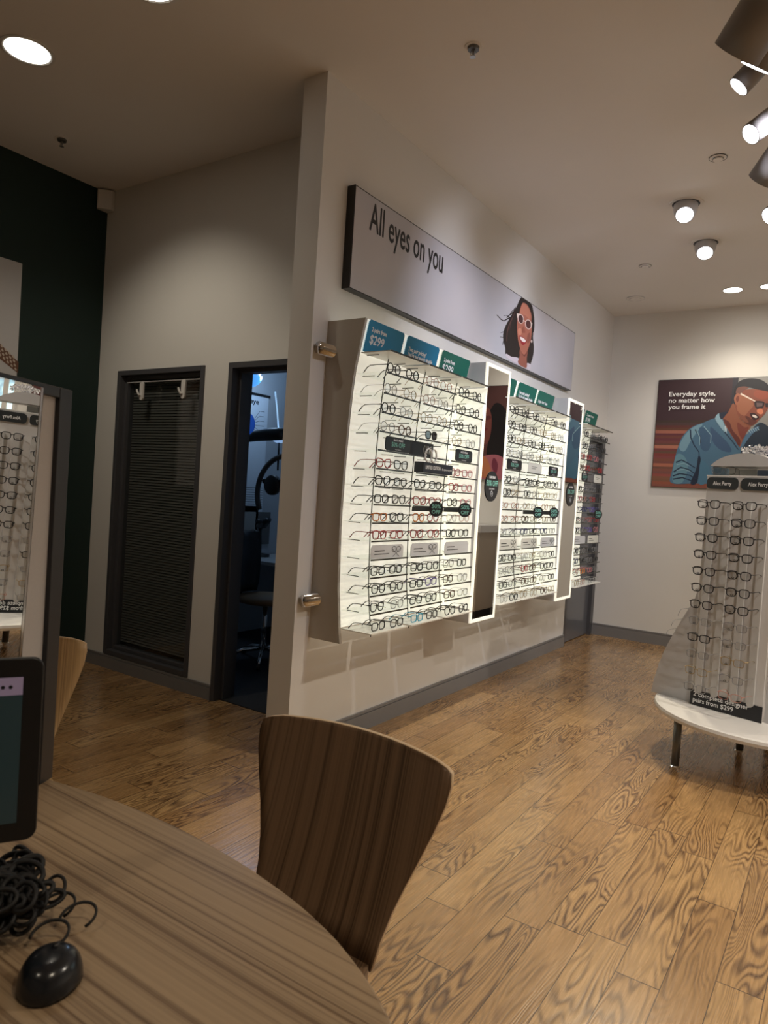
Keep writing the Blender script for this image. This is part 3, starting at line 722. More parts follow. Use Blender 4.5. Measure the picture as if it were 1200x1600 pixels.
# signs standing on shelves
UN = {1: 'nearest display', 2: 'middle display', 3: 'farthest display'}; Y0 = {1: Y1, 2: Y2, 3: Y3}
COLN = {3: ['left', 'middle', 'right'], 2: ['left', 'right']}
def colc(u, c): return Y0[u]+.002+c*CP+CW/2
def offer_sign(u, c, dark, w=.20, dy=0):
    z = ZS[5]; x = cx(z)+DEPTH-.012; yc = colc(u, c)+dy; h = .072; r = .018; q = MB(); P = []
    for (sy_, sz_, a0) in ((1, 1, 0), (-1, 1, 90), (-1, -1, 180), (1, -1, 270)):
        for k in range(5):
            a = math.radians(a0+k*22.5); P.append((x, yc+sy_*(w/2-r)+r*math.cos(a), z+.003+h/2+sz_*(h/2-r)+r*math.sin(a)))
    q.prism(P, (.004, 0, 0)); n = COLN[2 if u == 3 else 3][c]
    o = q.build('offer_sign', M_BLACKP if dark else M_CARDW)
    if dark:
        tag(o, f'black 50% OFF sign on the {n} column of the {UN[u]}', 'sign', 'rounded signs on the shelves')
        q = MB(); add_text(q, 'BLACK FRIDAY', (x+.004, yc, z+.055), (0, 1, 0), (0, 0, 1), .09, .010, True, .0005); add_text(q, 'lens options', (x+.004, yc, z+.010), (0, 1, 0), (0, 0, 1), .055, .007, True)
        q.build('sign_lettering', M_INKW, o)
        q = MB(); add_text(q, '50% OFF', (x+.004, yc, z+.025), (0, 1, 0), (0, 0, 1), .125, .024, True, .0005); q.build('sign_lettering', M_INKG, o)
    else:
        tag(o, f'small white text sign on the {n} column of the {UN[u]}', 'sign', 'rounded signs on the shelves')
        q = MB()
        for k, ww in enumerate((.11, .08)): q.box((x+.004, yc-.07, z+.045-k*.013), (x+.0048, yc-.07+ww, z+.049-k*.013))
        q.build('sign_text_lines', mat('grey_ink', (.22, .22, .22), .5), o)
offer_sign(1, 0, True, .235, .02); offer_sign(1, 2, True, .215)
offer_sign(2, 0, True, .25); offer_sign(2, 1, False, .26); offer_sign(2, 2, True, .20)
offer_sign(3, 0, True, .16); offer_sign(3, 1, False, .22)
# limited edition block in the middle of the nearest display
z5, z6 = ZS[5], ZS[6]; yc = colc(1, 1); x = cx(z5)+DEPTH
le = thing('limited_edition_block', (x-.06, yc, z6), 'black limited edition promotion block in the middle of the nearest display', 'sign')
q = MB(); q.box((x-.045, yc-.13, z6+.004), (x+.014, yc+.205, z6+.062)); q.build('title_bar', mat('navy_block', (.012, .014, .028), .4), le, bevel=.003)
q = MB(); q.box((x-.085, yc-.13, z5+.001), (x-.070, yc+.11, z5+.084)); q.build('back_card', M_BLACKP, le)
q = MB(); add_text(q, 'LIMITED EDITION', (x+.0142, yc-.105, z6+.025), (0, 1, 0), (0, 0, 1), .165, .020, False, .0006); add_text(q, '# eyeonstyle', (x+.0142, yc+.078, z6+.026), (0, 1, 0), (0, 0, 1), .115, .014); q.build('title_lettering', M_INKW, le)
q = MB(); q.smooth = True
P = []
for k in range(60):
    t = k/59; P.append((x-.068, yc-.005+.10*t+.008*math.sin(t*32), z5+.045+.022*math.sin(t*25)))
q.tube(P, .0022, 4)
q.build('hand_script', M_INKW, le)
q = MB(); q.smooth = True
for (cy_, ry) in ((yc-.075, .034), (yc-.015, .028)):
    q.tube([(x+.010, cy_+ry*math.cos(a), z5+.035-.028+.036*math.sin(a)) for a in [2*math.pi*k/20 for k in range(20)]], .005, 6, closed=True)
q.tube([(x+.010, yc-.12, z6+.07), (x+.010, yc-.105, z6+.095), (x+.010, yc-.10, z6+.10)], .005, 6)
q.build('white_loops', M_INKW, le)
# paddles clipped under the ninth shelf
def paddle(u, c, dy=0.02):
    z = ZS[8]-.012; x = cx(z)+DEPTH+.008; yc = colc(u, c)+dy; n = COLN[2 if u == 3 else 3][c]
    o = thing('offer_paddle', (x, yc, z-.045), f'black 50% OFF paddle clipped to the {n} column of the {UN[u]}', 'sign', 'round 50% OFF paddles')
    q = MB(); q.box((x, yc-.20, z-.016), (x+.005, yc-.01, z+.008)); q.build('paddle_handle', M_BLACK, o, bevel=.002)
    ax = Vector((.80, -.60, 0)); rt = Vector((.60, .80, 0)); pc = Vector((x+.034, yc, z)); q = MB(); q.lathe([(.043, 0), (.043, .004)], pc, 32, ax); q.build('paddle_disc', M_BLACKP, o); pc += ax*.0045
    q = MB(); add_text(q, '50%', pc+Vector((0, 0, .004)), rt, (0, 0, 1), .054, .023, True, .0008); add_text(q, 'OFF', pc+Vector((0, 0, -.026)), rt, (0, 0, 1), .050, .021, True, .0008)
    q.build('paddle_lettering', M_INKG, o)
paddle(1, 1, .0); paddle(1, 2, -.03); paddle(2, 1, .0); paddle(2, 2, -.05); paddle(3, 1, -.07)
# information cards on the twelfth shelf
def info_card(u, c, m, draw=True):
    z = ZS[11]; x = cx(z)+DEPTH-.01; ya = Y0[u]+.012+c*CP; yb = ya+.30; n = COLN[2 if u == 3 else 3][c]
    q = MB(); r = .015; P = [(x, ya, z+.001), (x, yb, z+.001), (x, yb, z+.070-r), (x, yb-r, z+.070), (x, ya+r, z+.070), (x, ya, z+.070-r)]
    q.prism(P, (.003, 0, 0)); o = q.build('information_card', m); tag(o, f'pale printed card on the {n} column of the {UN[u]}', 'card', 'information cards on the shelves')
    q = MB(); q.box((x+.003, ya+.03, z+.038), (x+.0036, ya+.12, z+.043)); q.box((x+.003, ya+.03, z+.022), (x+.0036, ya+.165, z+.0255)); q.build('card_text_lines', M_INKB, o)
    if draw:
        q = MB(); q.smooth = True; yc = yb-.07
        for dy in (-.022, .022): q.tube([(x+.0045, yc+dy+.020*math.cos(a), z+.047+.014*math.sin(a)) for a in [2*math.pi*k/14 for k in range(14)]], .0012, 4, closed=True)
        q.tube([(x+.0045, yc-.042, z+.05), (x+.0045, yc+.03, z+.008)], .0012, 4); q.tube([(x+.0045, yc+.042, z+.05), (x+.0045, yc-.03, z+.008)], .0012, 4); q.build('card_drawing', M_INKB, o)
for c in range(3): info_card(1, c, M_SILVERC, c < 2); info_card(2, c, M_SILVERC if c == 2 else M_CARDW)
info_card(3, 0, M_SILVERC, False); info_card(3, 1, M_CARDW, False)

# glasses on the shelves: (front colour, temple colour) x6 per row
ROWS1 = {1: ['black', 'black', 'rose', 'rose', 'black', 'black'], 2: ['silver', 'gold', 'rose', 'clear', 'black', 'black'], 3: ['black', 'silver', 'gold', 'gold', 'black', 'black'],
 4: ['silver', 'tortoise', None, None, 'gold', 'silver'], 6: ['red', 'black', None, None, 'pink', 'pink'], 7: ['black', 'black', 'black', 'black', 'red', 'pink'],
 8: ['black', 'black', 'red', 'red', 'black', 'pink'], 9: ['orange', 'black', 'orange', 'red', 'clear', 'rose'], 10: ['red', 'red', 'red', 'red', 'black', 'black'],
 12: ['black', 'black', 'black', 'black', 'clear', 'black'], 13: ['black', 'black', 'black', 'violet', 'tortoise', 'silver'], 14: ['black', 'silver', 'black', 'black', 'tortoise', 'silver'], 15: ['black', 'black', 'cyan', 'black', 'black', 'black']}
SHP = {1: 'round', 2: 'round', 3: 'round', 4: 'round'}
def stock(u, ncol, pick, single):
    for k in [1, 2, 3, 4, 6, 7, 8, 9, 10, 12, 13, 14, 15]:
        for c in range(ncol):
            for h in (0, 1):
                col = pick(k, c*2+h)
                if col is None: continue
                z = ZS[k]; x = cx(z)+DEPTH-.008-rnd.uniform(0, .012); y = colc(u, c)+(-.088 if h == 0 else .080)+rnd.uniform(-.006, .006)
                shape = SHP.get(k) or rnd.choice(['rectangular', 'rectangular', 'oval', 'cat-eye'])
                if u == 2 and k < 6: shape = rnd.choice(['round', 'oval'])
                tm = 'black' if col in ('red', 'orange', 'pink') and rnd.random() < .6 else col
                lab = f'{col} {shape} glasses, {"left" if h == 0 else "right"} pair, {COLN[ncol][c]} column, {ORD[k]} shelf, {UN[u]}'
                put_glasses((x, y, z+.0005), rnd.uniform(-.05, .05), shape, col, tm, lab, f'glasses on the {UN[u]}', single)
stock(1, 3, lambda k, i: ROWS1[k][i], False)
r4 = random.Random(21)
def pick2(k, i):
    if k <= 3: return r4.choice(['gold', 'black', 'silver', 'black'])
    if k == 4: return r4.choice(['gold', 'silver'])
    if k in (6, 7): return r4.choice(['black', 'black', 'silver', 'gold'])
    if k in (8, 9): return r4.choice(['gold', 'rose', 'black', 'silver', 'tortoise'])
    if k == 10: return r4.choice(['black', 'navy', 'black', 'silver'])
    if k == 13 and i in (2, 3): return 'red' if i == 2 else 'tortoise'
    return r4.choice(['black', 'silver', 'black', 'clear', 'gold', 'tortoise'])
stock(2, 3, pick2, True)
def pick3(k, i):
    T = {1: ['black', 'silver', 'black', 'black'], 2: ['black', 'silver', 'black', 'black'], 3: ['red', 'red', 'pink', 'silver'], 4: ['tortoise', 'red', 'tortoise', 'red'],
         6: ['black', 'silver', 'silver', 'black'], 7: ['pink', 'rose', 'red', 'black'], 8: ['silver', 'navy', 'violet', 'navy'], 9: ['black', 'silver', 'pink', 'red'],
         10: ['black', 'silver', 'violet', 'pink'], 12: ['black', 'silver', 'black', 'silver'], 13: ['navy', 'black', 'silver', 'black'], 14: ['rose', 'orange', 'pink', 'silver'], 15: ['gold', 'rose', 'silver', 'clear']}
    return T[k][i]
stock(3, 2, pick3, True)
# dark sunglasses on the middle column above the promotion block
put_glasses((cx(ZS[4])+DEPTH-.01, colc(1, 1)-.03, ZS[4]+.001), 0, 'oval', 'black', 'black', 'black sunglasses with dark lenses above the limited edition block', 'glasses on the nearest display', False, True, None, 'sunglasses', 'sunglasses')

# ================================================================== ROUND FLOOR STAND (right)
PS = Vector((-.716, 4.356, .31)); US = Vector((.958, -.286, 0)); NS = Vector((-.286, -.958, 0)); CS = Vector((-.35, 4.48, 0)); RS = .575
st = thing('floor_stand', (CS.x, CS.y, 0), 'round freestanding glasses stand with white disc base, grey legs and arched top', 'display stand')
def P_(u, z, n=0): return PS + US*u + NS*n + Vector((0, 0, z-PS.z))
q = MB(); q.smooth = False; q.lathe([(RS-.03, .262), (RS-.004, .268), (RS, .285), (RS-.004, .300), (RS-.02, .305)], (CS.x, CS.y, 0), 72); q.build('disc_base', M_WHITE, st)
for (lx, ly) in ((-.727, 4.108), (-.476, 4.658), (-.351, 4.938), (.05, 4.15)):
    q = MB(); q.smooth = True; q.lathe([(.021, .0), (.021, .262)], (lx, ly, 0), 20); lg = q.build('leg', M_LEG, st)
    q = MB(); q.lathe([(.028, 0), (.028, .012), (.022, .018)], (lx, ly, 0), 20); q.build('foot', M_CHROME, lg)
W_ = .392
# body with slot under the arch
q = MB(); fr = lambda p: P_(p.x, p.z, -p.y)
q.box((0, 0, .305), (W_, .012, 1.615), fr); q.box((0, .30, .305), (W_, .312, 1.615), fr); q.box((0.01, .012, .305), (.022, .30, 1.615), fr); q.box((W_-.022, .012, .305), (W_-.01, .30, 1.615), fr)
q.build('body_panel', mat('stand_grey', (.60, .58, .56), .35), st)
q = MB(); q.box((-.002, -.002, 1.612), (W_+.002, .314, 1.620), fr); q.build('top_shelf', M_WHITE, st)
q = MB(); out = []
for k in range(25):
    a = .42+(math.pi-.84)*k/24; out.append(P_(W_/2-(W_/2+.006)*math.cos(a), 1.622+.120*math.sin(a), 0))
q.prism(out, -NS*.31); q.build('arched_top', M_GREYP, st)
for uu in (.024, W_-.028):
    q = MB(); q.box((uu, .01, 1.62), (uu+.004, .30, 1.672), fr); q.build('top_support', M_ACRYL, st)
q = MB(); q.box((.030, .20, 1.622), (.185, .204, 1.668), fr); q.build('slot_backing', M_CARDW, st)
# swept side fin
q = MB(); fin = [(1017,1083),(1022,1060),(1030,1035),(1040,1012),(1055,985),(1070,960),(1085,937),(1096,905),(1100,890)]
F_ = [hitp(a, b, PS-NS*.03, NS) for a, b in fin]; F_[0].z = .305
out = F_ + [P_(.0, F_[-1].z, -.03), P_(0, .305, -.03)]
q.prism(out, -NS*.008); q.build('side_fin', M_GREYP, st)
q = MB(); out2 = [P_(W_, F_[-1].z, -.03)] + [P_(W_-(p-PS).dot(US), p.z, -.03) for p in reversed(F_)] + [P_(W_, .305, -.03)]
q.prism(out2, -NS*.008); q.build('side_fin', M_GREYP, st)
# brand plates
for k, (ua, ub) in enumerate(((.004, .178), (.194, .372))):
    q = MB(); z0, z1, r = 1.541, 1.606, .022; pts = []
    for (su, sz, a0) in ((1, 1, 0), (-1, 1, 90), (-1, -1, 180), (1, -1, 270)):
        for j in range(6):
            a = math.radians(a0+j*18); pts.append(P_((ua+ub)/2+su*((ub-ua)/2-r)+r*math.cos(a), (z0+z1)/2+sz*((z1-z0)/2-r)+r*math.sin(a), .004))
    q.prism(pts, NS*.006); pl = q.build('brand_plate', mat('charcoal_plate', (.030, .034, .036), .4), st)
    q = MB(); add_text(q, 'Alex Perry', P_((ua+ub)/2, 1.563, .0102), US, (0, 0, 1), .102, .022, True, .0004); q.build('plate_lettering', M_INKW, pl)
q = MB(); q.box((-.001, -.004, .306), (W_+.001, 0, .392), fr); lb = q.build('price_panel', M_BLACKP, st)
q = MB(); add_text(q, '2 complete designer', P_(.018, .360, .0045), US, (0, 0, 1), .305, .026, False, .0007); add_text(q, 'pairs from $299', P_(.018, .326, .0045), US, (0, 0, 1), .225, .026, False, .0007)
q.build('price_lettering', M_INKW, lb)
for ua in (.028, .118, .222, .312):
    q = MB(); w = .038; pts = [P_(ua, 1.47, .003), P_(ua+w, 1.47, .003)] + [P_(ua+w/2+w/2*math.cos(a), .40-w*.6*math.sin(a), .003) for a in [math.pi*k/8 for k in range(9)]]
    q.prism(pts, NS*.016); q.build('holder_strip', mat('grey_acrylic', (.50, .485, .465), .25), st)
# crystals
q = MB(); rc = random.Random(5)
for k in range(150):
    a = rc.uniform(0, 2*math.pi); rr = rc.uniform(0, 1)**.6; c = P_(.21+.088*rr*math.cos(a), 1.768+.030*rr*math.sin(a)+.014*(1-rr), -.15+rc.uniform(-.08, .08)); s_ = rc.uniform(.005, .011)
    ax = Vector((rc.uniform(-1, 1), rc.uniform(-1, 1), rc.uniform(-1, 1))).normalized(); q.lathe([(.0001, -s_), (s_*.7, 0), (.0001, s_)], c, 5, ax)
for k in range(14): q.tube([P_(.21, 1.742, -.15), P_(.13+k*.012, 1.785, -.15+rc.uniform(-.05, .05))], .0015, 4)
q.lathe([(.035, 0), (.02, .010), (.006, .02)], P_(.21, 1.740, -.15), 12)
cr = q.build('crystal_ornament', mat('cut_crystal', (.75, .75, .78), .08, metal=.75)); tag(cr, 'sparkling crystal ornament on the arched top of the round stand', 'ornament')
# glasses on the stand
tagm = MB(); tagm.smooth = True; tagm.tube([(.002, -.030+.006*math.cos(a), .014+.004*math.sin(a)) for a in [2*math.pi*k/12 for k in range(12)]], .0014, 5, closed=True)
tagmesh = mesh_of(tagm, 'security_tag', [M_BLACK])
rzS = math.atan2(NS.y, NS.x)
STC = [['black']*7+['silver', 'black', 'silver', 'gold', 'silver'], ['black']*7+['silver', 'silver', 'gold', 'silver', 'rose']]
for c in (0, 1):
    for k in range(12):
        z = 1.425-k*.0925; p = P_(.085+c*.190, z, .135+.0*k); col = STC[c][k]
        sh = 'oval' if k < 7 else 'rectangular'
        put_glasses(p, rzS, sh, col, col, f'{col} {sh} glasses, {["left", "right"][c]} column, {ORD[k] if k < 11 else "lowest"} row of the round stand', 'glasses on the round floor stand', False, False, tagmesh)
# two on the top shelf under the arch
put_glasses(P_(.075, 1.6205, -.03), rzS+.3, 'rectangular', 'silver', 'silver', 'silver glasses lying on the shelf under the arched top of the stand', 'glasses on the round floor stand', False)
# rear rows peeking past the fin
for k, (a, b) in enumerate(((1093, 958), (1082, 975), (1073, 990))):
    c = hitp(a, b, CS-NS*.10, NS); put_glasses((c.x, c.y, c.z-.02), rzS+math.pi, 'oval', 'silver', 'silver', f'silver glasses on the back of the round stand, {["upper", "middle", "lower"][k]} of three peeking past the fin', 'glasses on the round floor stand', False)
q = MB()
for k, (a, b) in enumerate(((1093, 958), (1082, 975), (1073, 990))):
    c = hitp(a, b, CS-NS*.10, NS); q.tube([(c.x, c.y, c.z), Vector((c.x, c.y, c.z))+US*.30], .003, 5)
q.build('rear_peg', M_STEEL, st)

# low cabinet by the far wall, seen in the near mirror
cb = thing('low_cabinet', (.55, 7.48, 0), 'low beige cabinet with pale top against the far wall', 'cabinet')
box('cabinet_body', (-.42, 7.25, .12), (1.5, YF-.02, 1.02), mat('beige_laminate', (.36, .30, .24), .4), cb)
box('worktop', (-.44, 7.22, 1.02), (1.52, YF-.02, 1.10), M_GREYP, cb); box('plinth', (-.40, 7.30, 0), (1.5, YF-.02, .12), M_BLACK, cb)
q = MB()
for k in range(24): q.box((-.38+k*.075, 7.242, .16), (-.35+k*.075, 7.25, .27))
q.build('vent_grille', M_BLACK, cb)
# bright shopfront glazing on the far right, seen in the desk mirror
q = MB(); q.box((.40, YF-.03, 1.5), (.45, YF, 3.0)); q.box((2.2, YF-.03, 1.5), (2.26, YF, 3.0)); q.box((.32, YF-.03, 1.5), (.345, YF, 3.0)); q.box((.345, YF-.03, 2.94), (2.2, YF, 3.0)); q.box((.345, YF-.03, 1.5), (2.2, YF, 1.54))
wn_ = struct(q.build('window_2', M_WHITE)); 
def aqua():
    m = bpy.data.materials.new('aqua_daylight'); m.use_nodes = True; nt = m.node_tree; b = nt.nodes['Principled BSDF']
    tc = NN(nt, 'ShaderNodeTexCoord'); n = NN(nt, 'ShaderNodeTexNoise'); n.inputs['Scale'].default_value = 6; n.inputs['Detail'].default_value = 3; nt.links.new(tc.outputs['Object'], n.inputs['Vector'])
    c = ramp(nt, n.outputs['Fac'], [(.40, (.01, .03, .08)), (.5, (.10, .40, .55)), (.6, (.6, .95, 1.0))]); nt.links.new(c, b.inputs['Emission Color']); b.inputs['Emission Strength'].default_value = .8; return m
box('pane', (.345, YF-.012, 1.54), (2.2, YF-.004, 2.94), aqua(), wn_)

# ================================================================== TABLE, CHAIRS, DESK THINGS
TZ = .74
edge = [(-2.05, .58), (-1.9, .71), (-1.7, .80), (-1.52, .845), (-1.37, .872), (-1.247, .893), (-1.13, .903), (-1.011, .905), (-.863, .894), (-.777, .882), (-.689, .864), (-.608, .839), (-.55, .814), (-.485, .780), (-.425, .738), (-.32, .66), (-.22, .56), (-.16, .44), (-.14, .28), (-.2, .02), (-.5, -.25), (-1.1, -.36), (-1.7, -.3), (-2.05, -.1), (-2.15, .2), (-2.14, .42)]
P = smooth_closed([Vector(p) for p in edge], 5)
tb = thing('round_table', (-1.15, .27, 0), 'large rounded table with brown striped wood grain veneer in the foreground', 'table')
q = MB(); q.prism([(p.x, p.y, TZ-.028) for p in reversed(P)], (0, 0, .028)); top = q.build('tabletop', M_TABLE, tb, bevel=.004)
for (lx, ly) in ((-1.75, .35), (-.65, .3), (-1.2, -.1)):
    q = MB(); q.smooth = True; q.lathe([(.03, 0), (.03, TZ-.028)], (lx, ly, 0), 20); q.build('leg', M_STEEL, tb)

def chair(name, loc, rz, m, label, w=.50):
    """shell chair: local +Y is the back side; origin at floor under the seat"""
    c = thing(name, loc, label, 'chair', 'bentwood shell chairs round the table'); c.rotation_euler = (0, 0, rz)
    prof = [(.455, .00, .162), (.50, .03, .163), (.55, .052, .172), (.60, .072, .187), (.66, .093, .208), (.72, .110, .229), (.77, .122, .244), (.81, .132, .250), (.835, .138, .247), (.852, .142, .232), (.860, .144, .20)]
    # backrest grid
    q = MB(); q.smooth = True; nU = 16; rows = []
    for (z, y, hw) in prof:
        row = []
        for k in range(nU+1):
            s_ = -1+2*k/nU; xx = s_*hw*w/.50; yy = .20+y - .030*(s_*s_)*(hw/.25)
            row.append(Vector((xx, yy, z+(-.010*s_*s_ if z > .85 else 0))))
        rows.append(row)
    def sheet(rows, t):
        i0 = len(q.v); n = len(rows); mcol = len(rows[0])
        for off in (0, t):
            for r_ in rows: q.v += [p+Vector((0, off, 0)) for p in r_]
        N_ = n*mcol
        for a in range(n-1):
            for b in range(mcol-1):
                i = i0+a*mcol+b; q.cur = 0; q.face((i, i+1, i+mcol+1, i+mcol)); j = i+N_; q.face((j, j+mcol, j+mcol+1, j+1))
        q.cur = 1
        for b in range(mcol-1):
            i = i0+(n-1)*mcol+b; q.face((i, i+1, i+1+N_, i+N_)); i = i0+b; q.face((i+1, i, i+N_, i+1+N_))
        for a in range(n-1):
            i = i0+a*mcol; q.face((i, i+mcol, i+mcol+N_, i+N_)); i = i0+a*mcol+mcol-1; q.face((i+mcol, i, i+N_, i+mcol+N_))
    sheet(rows, .012); b_ = q.build('backrest', [m, M_PLYEDGE], None, local=True); b_.parent = c
    q = MB(); q.smooth = True; seat = []
    for (y, z, hw) in ((.20, .455, .15), (.16, .440, .175), (.10, .437, .20), (0, .440, .215), (-.10, .446, .212), (-.18, .446, .20), (-.225, .436, .165)):
        seat.append([Vector((s_*hw, y, z+.012*s_*s_)) for s_ in [-1+2*k/16 for k in range(17)]])
    i0 = 0; n = len(seat); mc = 17
    for off in (0, -.012):
        for r_ in seat: q.v += [p+Vector((0, 0, off)) for p in r_]
    for a in range(n-1):
        for b in range(mc-1):
            i = a*mc+b; q.face((i, i+mc, i+mc+1, i+1)); j = i+n*mc; q.face((j, j+1, j+mc+1, j+mc))
    for b in range(mc-1): i = b; q.face((i, i+1, i+1+n*mc, i+n*mc)); i = (n-1)*mc+b; q.face((i+1, i, i+n*mc, i+1+n*mc))
    for a in range(n-1): i = a*mc; q.face((i+mc, i, i+n*mc, i+mc+n*mc)); i = a*mc+mc-1; q.face((i, i+mc, i+mc+n*mc, i+n*mc))
    s2 = q.build('seat', m, None, local=True); s2.parent = c
    for (sx, sy) in ((-1, -1), (1, -1), (-1, 1), (1, 1)):
        q = MB(); q.smooth = True; q.tube([(sx*.06, sy*.05, .428), (sx*.16, sy*.15, .415), (sx*.185, sy*.175, .39), (sx*.215, sy*.21, .0)], .0095, 10); l_ = q.build('leg', M_CHROME, None, local=True); l_.parent = c
    return c
chair('shell_chair', (-.892, .965, 0), math.radians(2), M_VENEER, 'dark brown wooden shell chair facing the camera across the table', .515)
chair('shell_chair', (-2.00, 1.02, 0), math.radians(52), M_VENEERL, 'light wooden shell chair behind the desk mirror at left', .50)

# desk mirror and its divider
PM = hit(82, 1215, 2, TZ); DD = Vector((-.4076, .9125, 0)).normalized(); DN = Vector((.9125, .4076, 0)).normalized()
def D_(a, z, n=0): return Vector((PM.x, PM.y, 0)) - DD*a + DN*n + Vector((0, 0, z))   # a metres towards the camera
dv = thing('desk_divider', (PM.x, PM.y, TZ), 'dark grey framed divider panel standing on the table at left', 'divider')
fd = lambda p: D_(p.x, p.z, p.y)
q = MB(); q.box((0, -.034, TZ), (.042, 0, 1.574), fd); q.box((.042, -.034, 1.552), (.34, 0, 1.574), fd); q.box((.32, -.034, TZ), (.34, 0, 1.552), fd); q.build('divider_frame', mat('divider_grey', (.024, .024, .027), .4), dv, bevel=.002)
q = MB(); q.box((.042, -.026, TZ), (.32, -.010, 1.552), fd); q.build('divider_panel', mat('divider_fabric', (.56, .53, .52), .7, noise=.05, nscale=200), dv)
MQ = hitp(45, 655, Vector((PM.x, PM.y, 0))+DN*.038, DN); _T = P_(.183, 1.575)
MN = ((_T-MQ).normalized()+(CAM-MQ).normalized()).normalized(); MH = Vector((-MN.y, MN.x, 0)).normalized(); MV = MN.cross(MH); MV = MV if MV.z > 0 else -MV
dm = thing('desk_mirror', (MQ.x, MQ.y, TZ), 'frameless mirror on the divider reflecting the round glasses stand', 'mirror')
A0 = hitp(70, 603, MQ, MN); a0 = (A0-MQ).dot(MH); v0 = (A0-MQ).dot(MV); vb = hitp(22, 1213, MQ, MN); vb = (vb-MQ).dot(MV)
def M_(h, v, n=0): return MQ + MH*h + MV*v + MN*n
q = MB(); fm_ = lambda p: M_(p.x, p.z, p.y); hw_ = a0-.24
q.box((hw_, -.009, vb+.01), (a0, -.001, v0), fm_); q.build('mirror_backing', M_BLACK, dm)
q = MB(); q.quad([M_(hw_, vb+.01, 0), M_(a0-.0035, vb+.01, 0), M_(a0-.0035, v0-.004, 0), M_(hw_, v0-.004, 0)]); 
q.v = [v for v in q.v]; q.build('mirror_glass', M_MIRROR, dm)
q = MB(); q.box((a0-.010, 0, vb+.01), (a0-.0035, .0006, v0-.004), fm_); q.build('bevelled_edge', M_CHROME, dm)

# small monitor on a stand
MD = 1.05
def_c = CAM + ray(70, 1027)*MD
nT = -ray(20, 1150).normalized(); nT.z = 0; nT.normalize(); nT = (nT + Vector((0, 0, .10))).normalized()
hT = Vector((-nT.y, nT.x, 0)).normalized(); vT = nT.cross(hT); vT = vT if vT.z > 0 else -vT
hT = hT if hT.dot(RGT) > 0 else -hT
TR = def_c
def T_(h, v, n=0): return TR - hT*h - vT*v + nT*n
HM = ((CAM + ray(45, 1303)*MD)-TR).dot(-vT); WM = .24
mn = thing('monitor', T_(WM/2, HM)*1.0, 'black monitor with rounded corners and dark screen at the left edge', 'monitor')
mn.location.z = TZ; ORG[mn.name] = Vector(mn.location)
q = MB(); r = .016; pts = []
for (sh, sv, a0_) in ((0, 0, 0), (1, 0, 90), (1, 1, 180), (0, 1, 270)):
    for j in range(7):
        a = math.radians(a0_+j*15); ch = r if sh == 0 else WM-r; cv = r if sv == 0 else HM-r
        pts.append(T_(ch-r*math.cos(a), cv-r*math.sin(a), 0))
q.prism(pts, -nT*.016); q.build('bezel', M_BLACK, mn, bevel=.002)
b_ = .027
q = MB(); q.quad([T_(b_, b_, .0004), T_(WM-b_, b_, .0004), T_(WM-b_, HM-b_, .0004), T_(b_, HM-b_, .0004)])
q.build('screen', mat('dark_teal_screen', s2l((30, 42, 42)), .15, emit=.30), mn)
q = MB(); q.quad([T_(b_, b_, .0008), T_(WM-b_, b_, .0008), T_(WM-b_, b_+.026, .0008), T_(b_, b_+.026, .0008)]); q.build('screen_toolbar', mat('lilac_toolbar', s2l((120, 105, 122)), .3, emit=.28), mn)
q = MB()
for k in range(6): q.lathe([(.0028, 0), (.0028, .0004)], T_(b_+.016+k*.010, b_+.014, .001), 10, nT)
q.build('toolbar_icons', M_BLACKP, mn)
foot = T_(WM/2, HM, -.10)
q = MB(); q.tube([T_(WM/2, HM*.6, -.02), T_(WM/2, HM*.8, -.045), Vector((foot.x, foot.y, TZ+.01))], .014, 12); q.lathe([(.09, 0), (.09, .008), (.02, .014)], (foot.x, foot.y, TZ), 32); q.build('monitor_stand', M_BLACK, mn)

# computer mouse
c = hit(78, 1522, 2, TZ+.012); q = MB(); q.smooth = True
md = Vector((-.62, .78, 0)).normalized(); ms = Vector((md.y, -md.x, 0)); nr, ns = 10, 28; i0 = 0
for a in range(nr+1):
    t = a/nr*math.pi/2; rr = math.cos(t)**.55 if a < nr else .0001; zz = .039*math.sin(t)
    for k in range(ns):
        w = 2*math.pi*k/ns; q.v.append(Vector((c.x, c.y, TZ+.001+zz)) + md*(.046*rr*math.cos(w)) + ms*(.039*rr*math.sin(w)*(1+.05*math.cos(w))))
for a in range(nr):
    for k in range(ns): k2 = (k+1) % ns; q.face((a*ns+k, a*ns+k2, (a+1)*ns+k2, (a+1)*ns+k))
q.face([k for k in reversed(range(ns))])
ms_o = q.build('computer_mouse', mat('glossy_black', (.010, .012, .016), .22)); tag(ms_o, 'rounded glossy black computer mouse on the striped table', 'mouse')
q = MB(); q.smooth = True; q.tube([Vector((c.x, c.y, TZ+.0345))+md*.026, Vector((c.x, c.y, TZ+.0395))+md*.012], .004, 10); q.build('scroll_wheel', M_BLACK, ms_o)
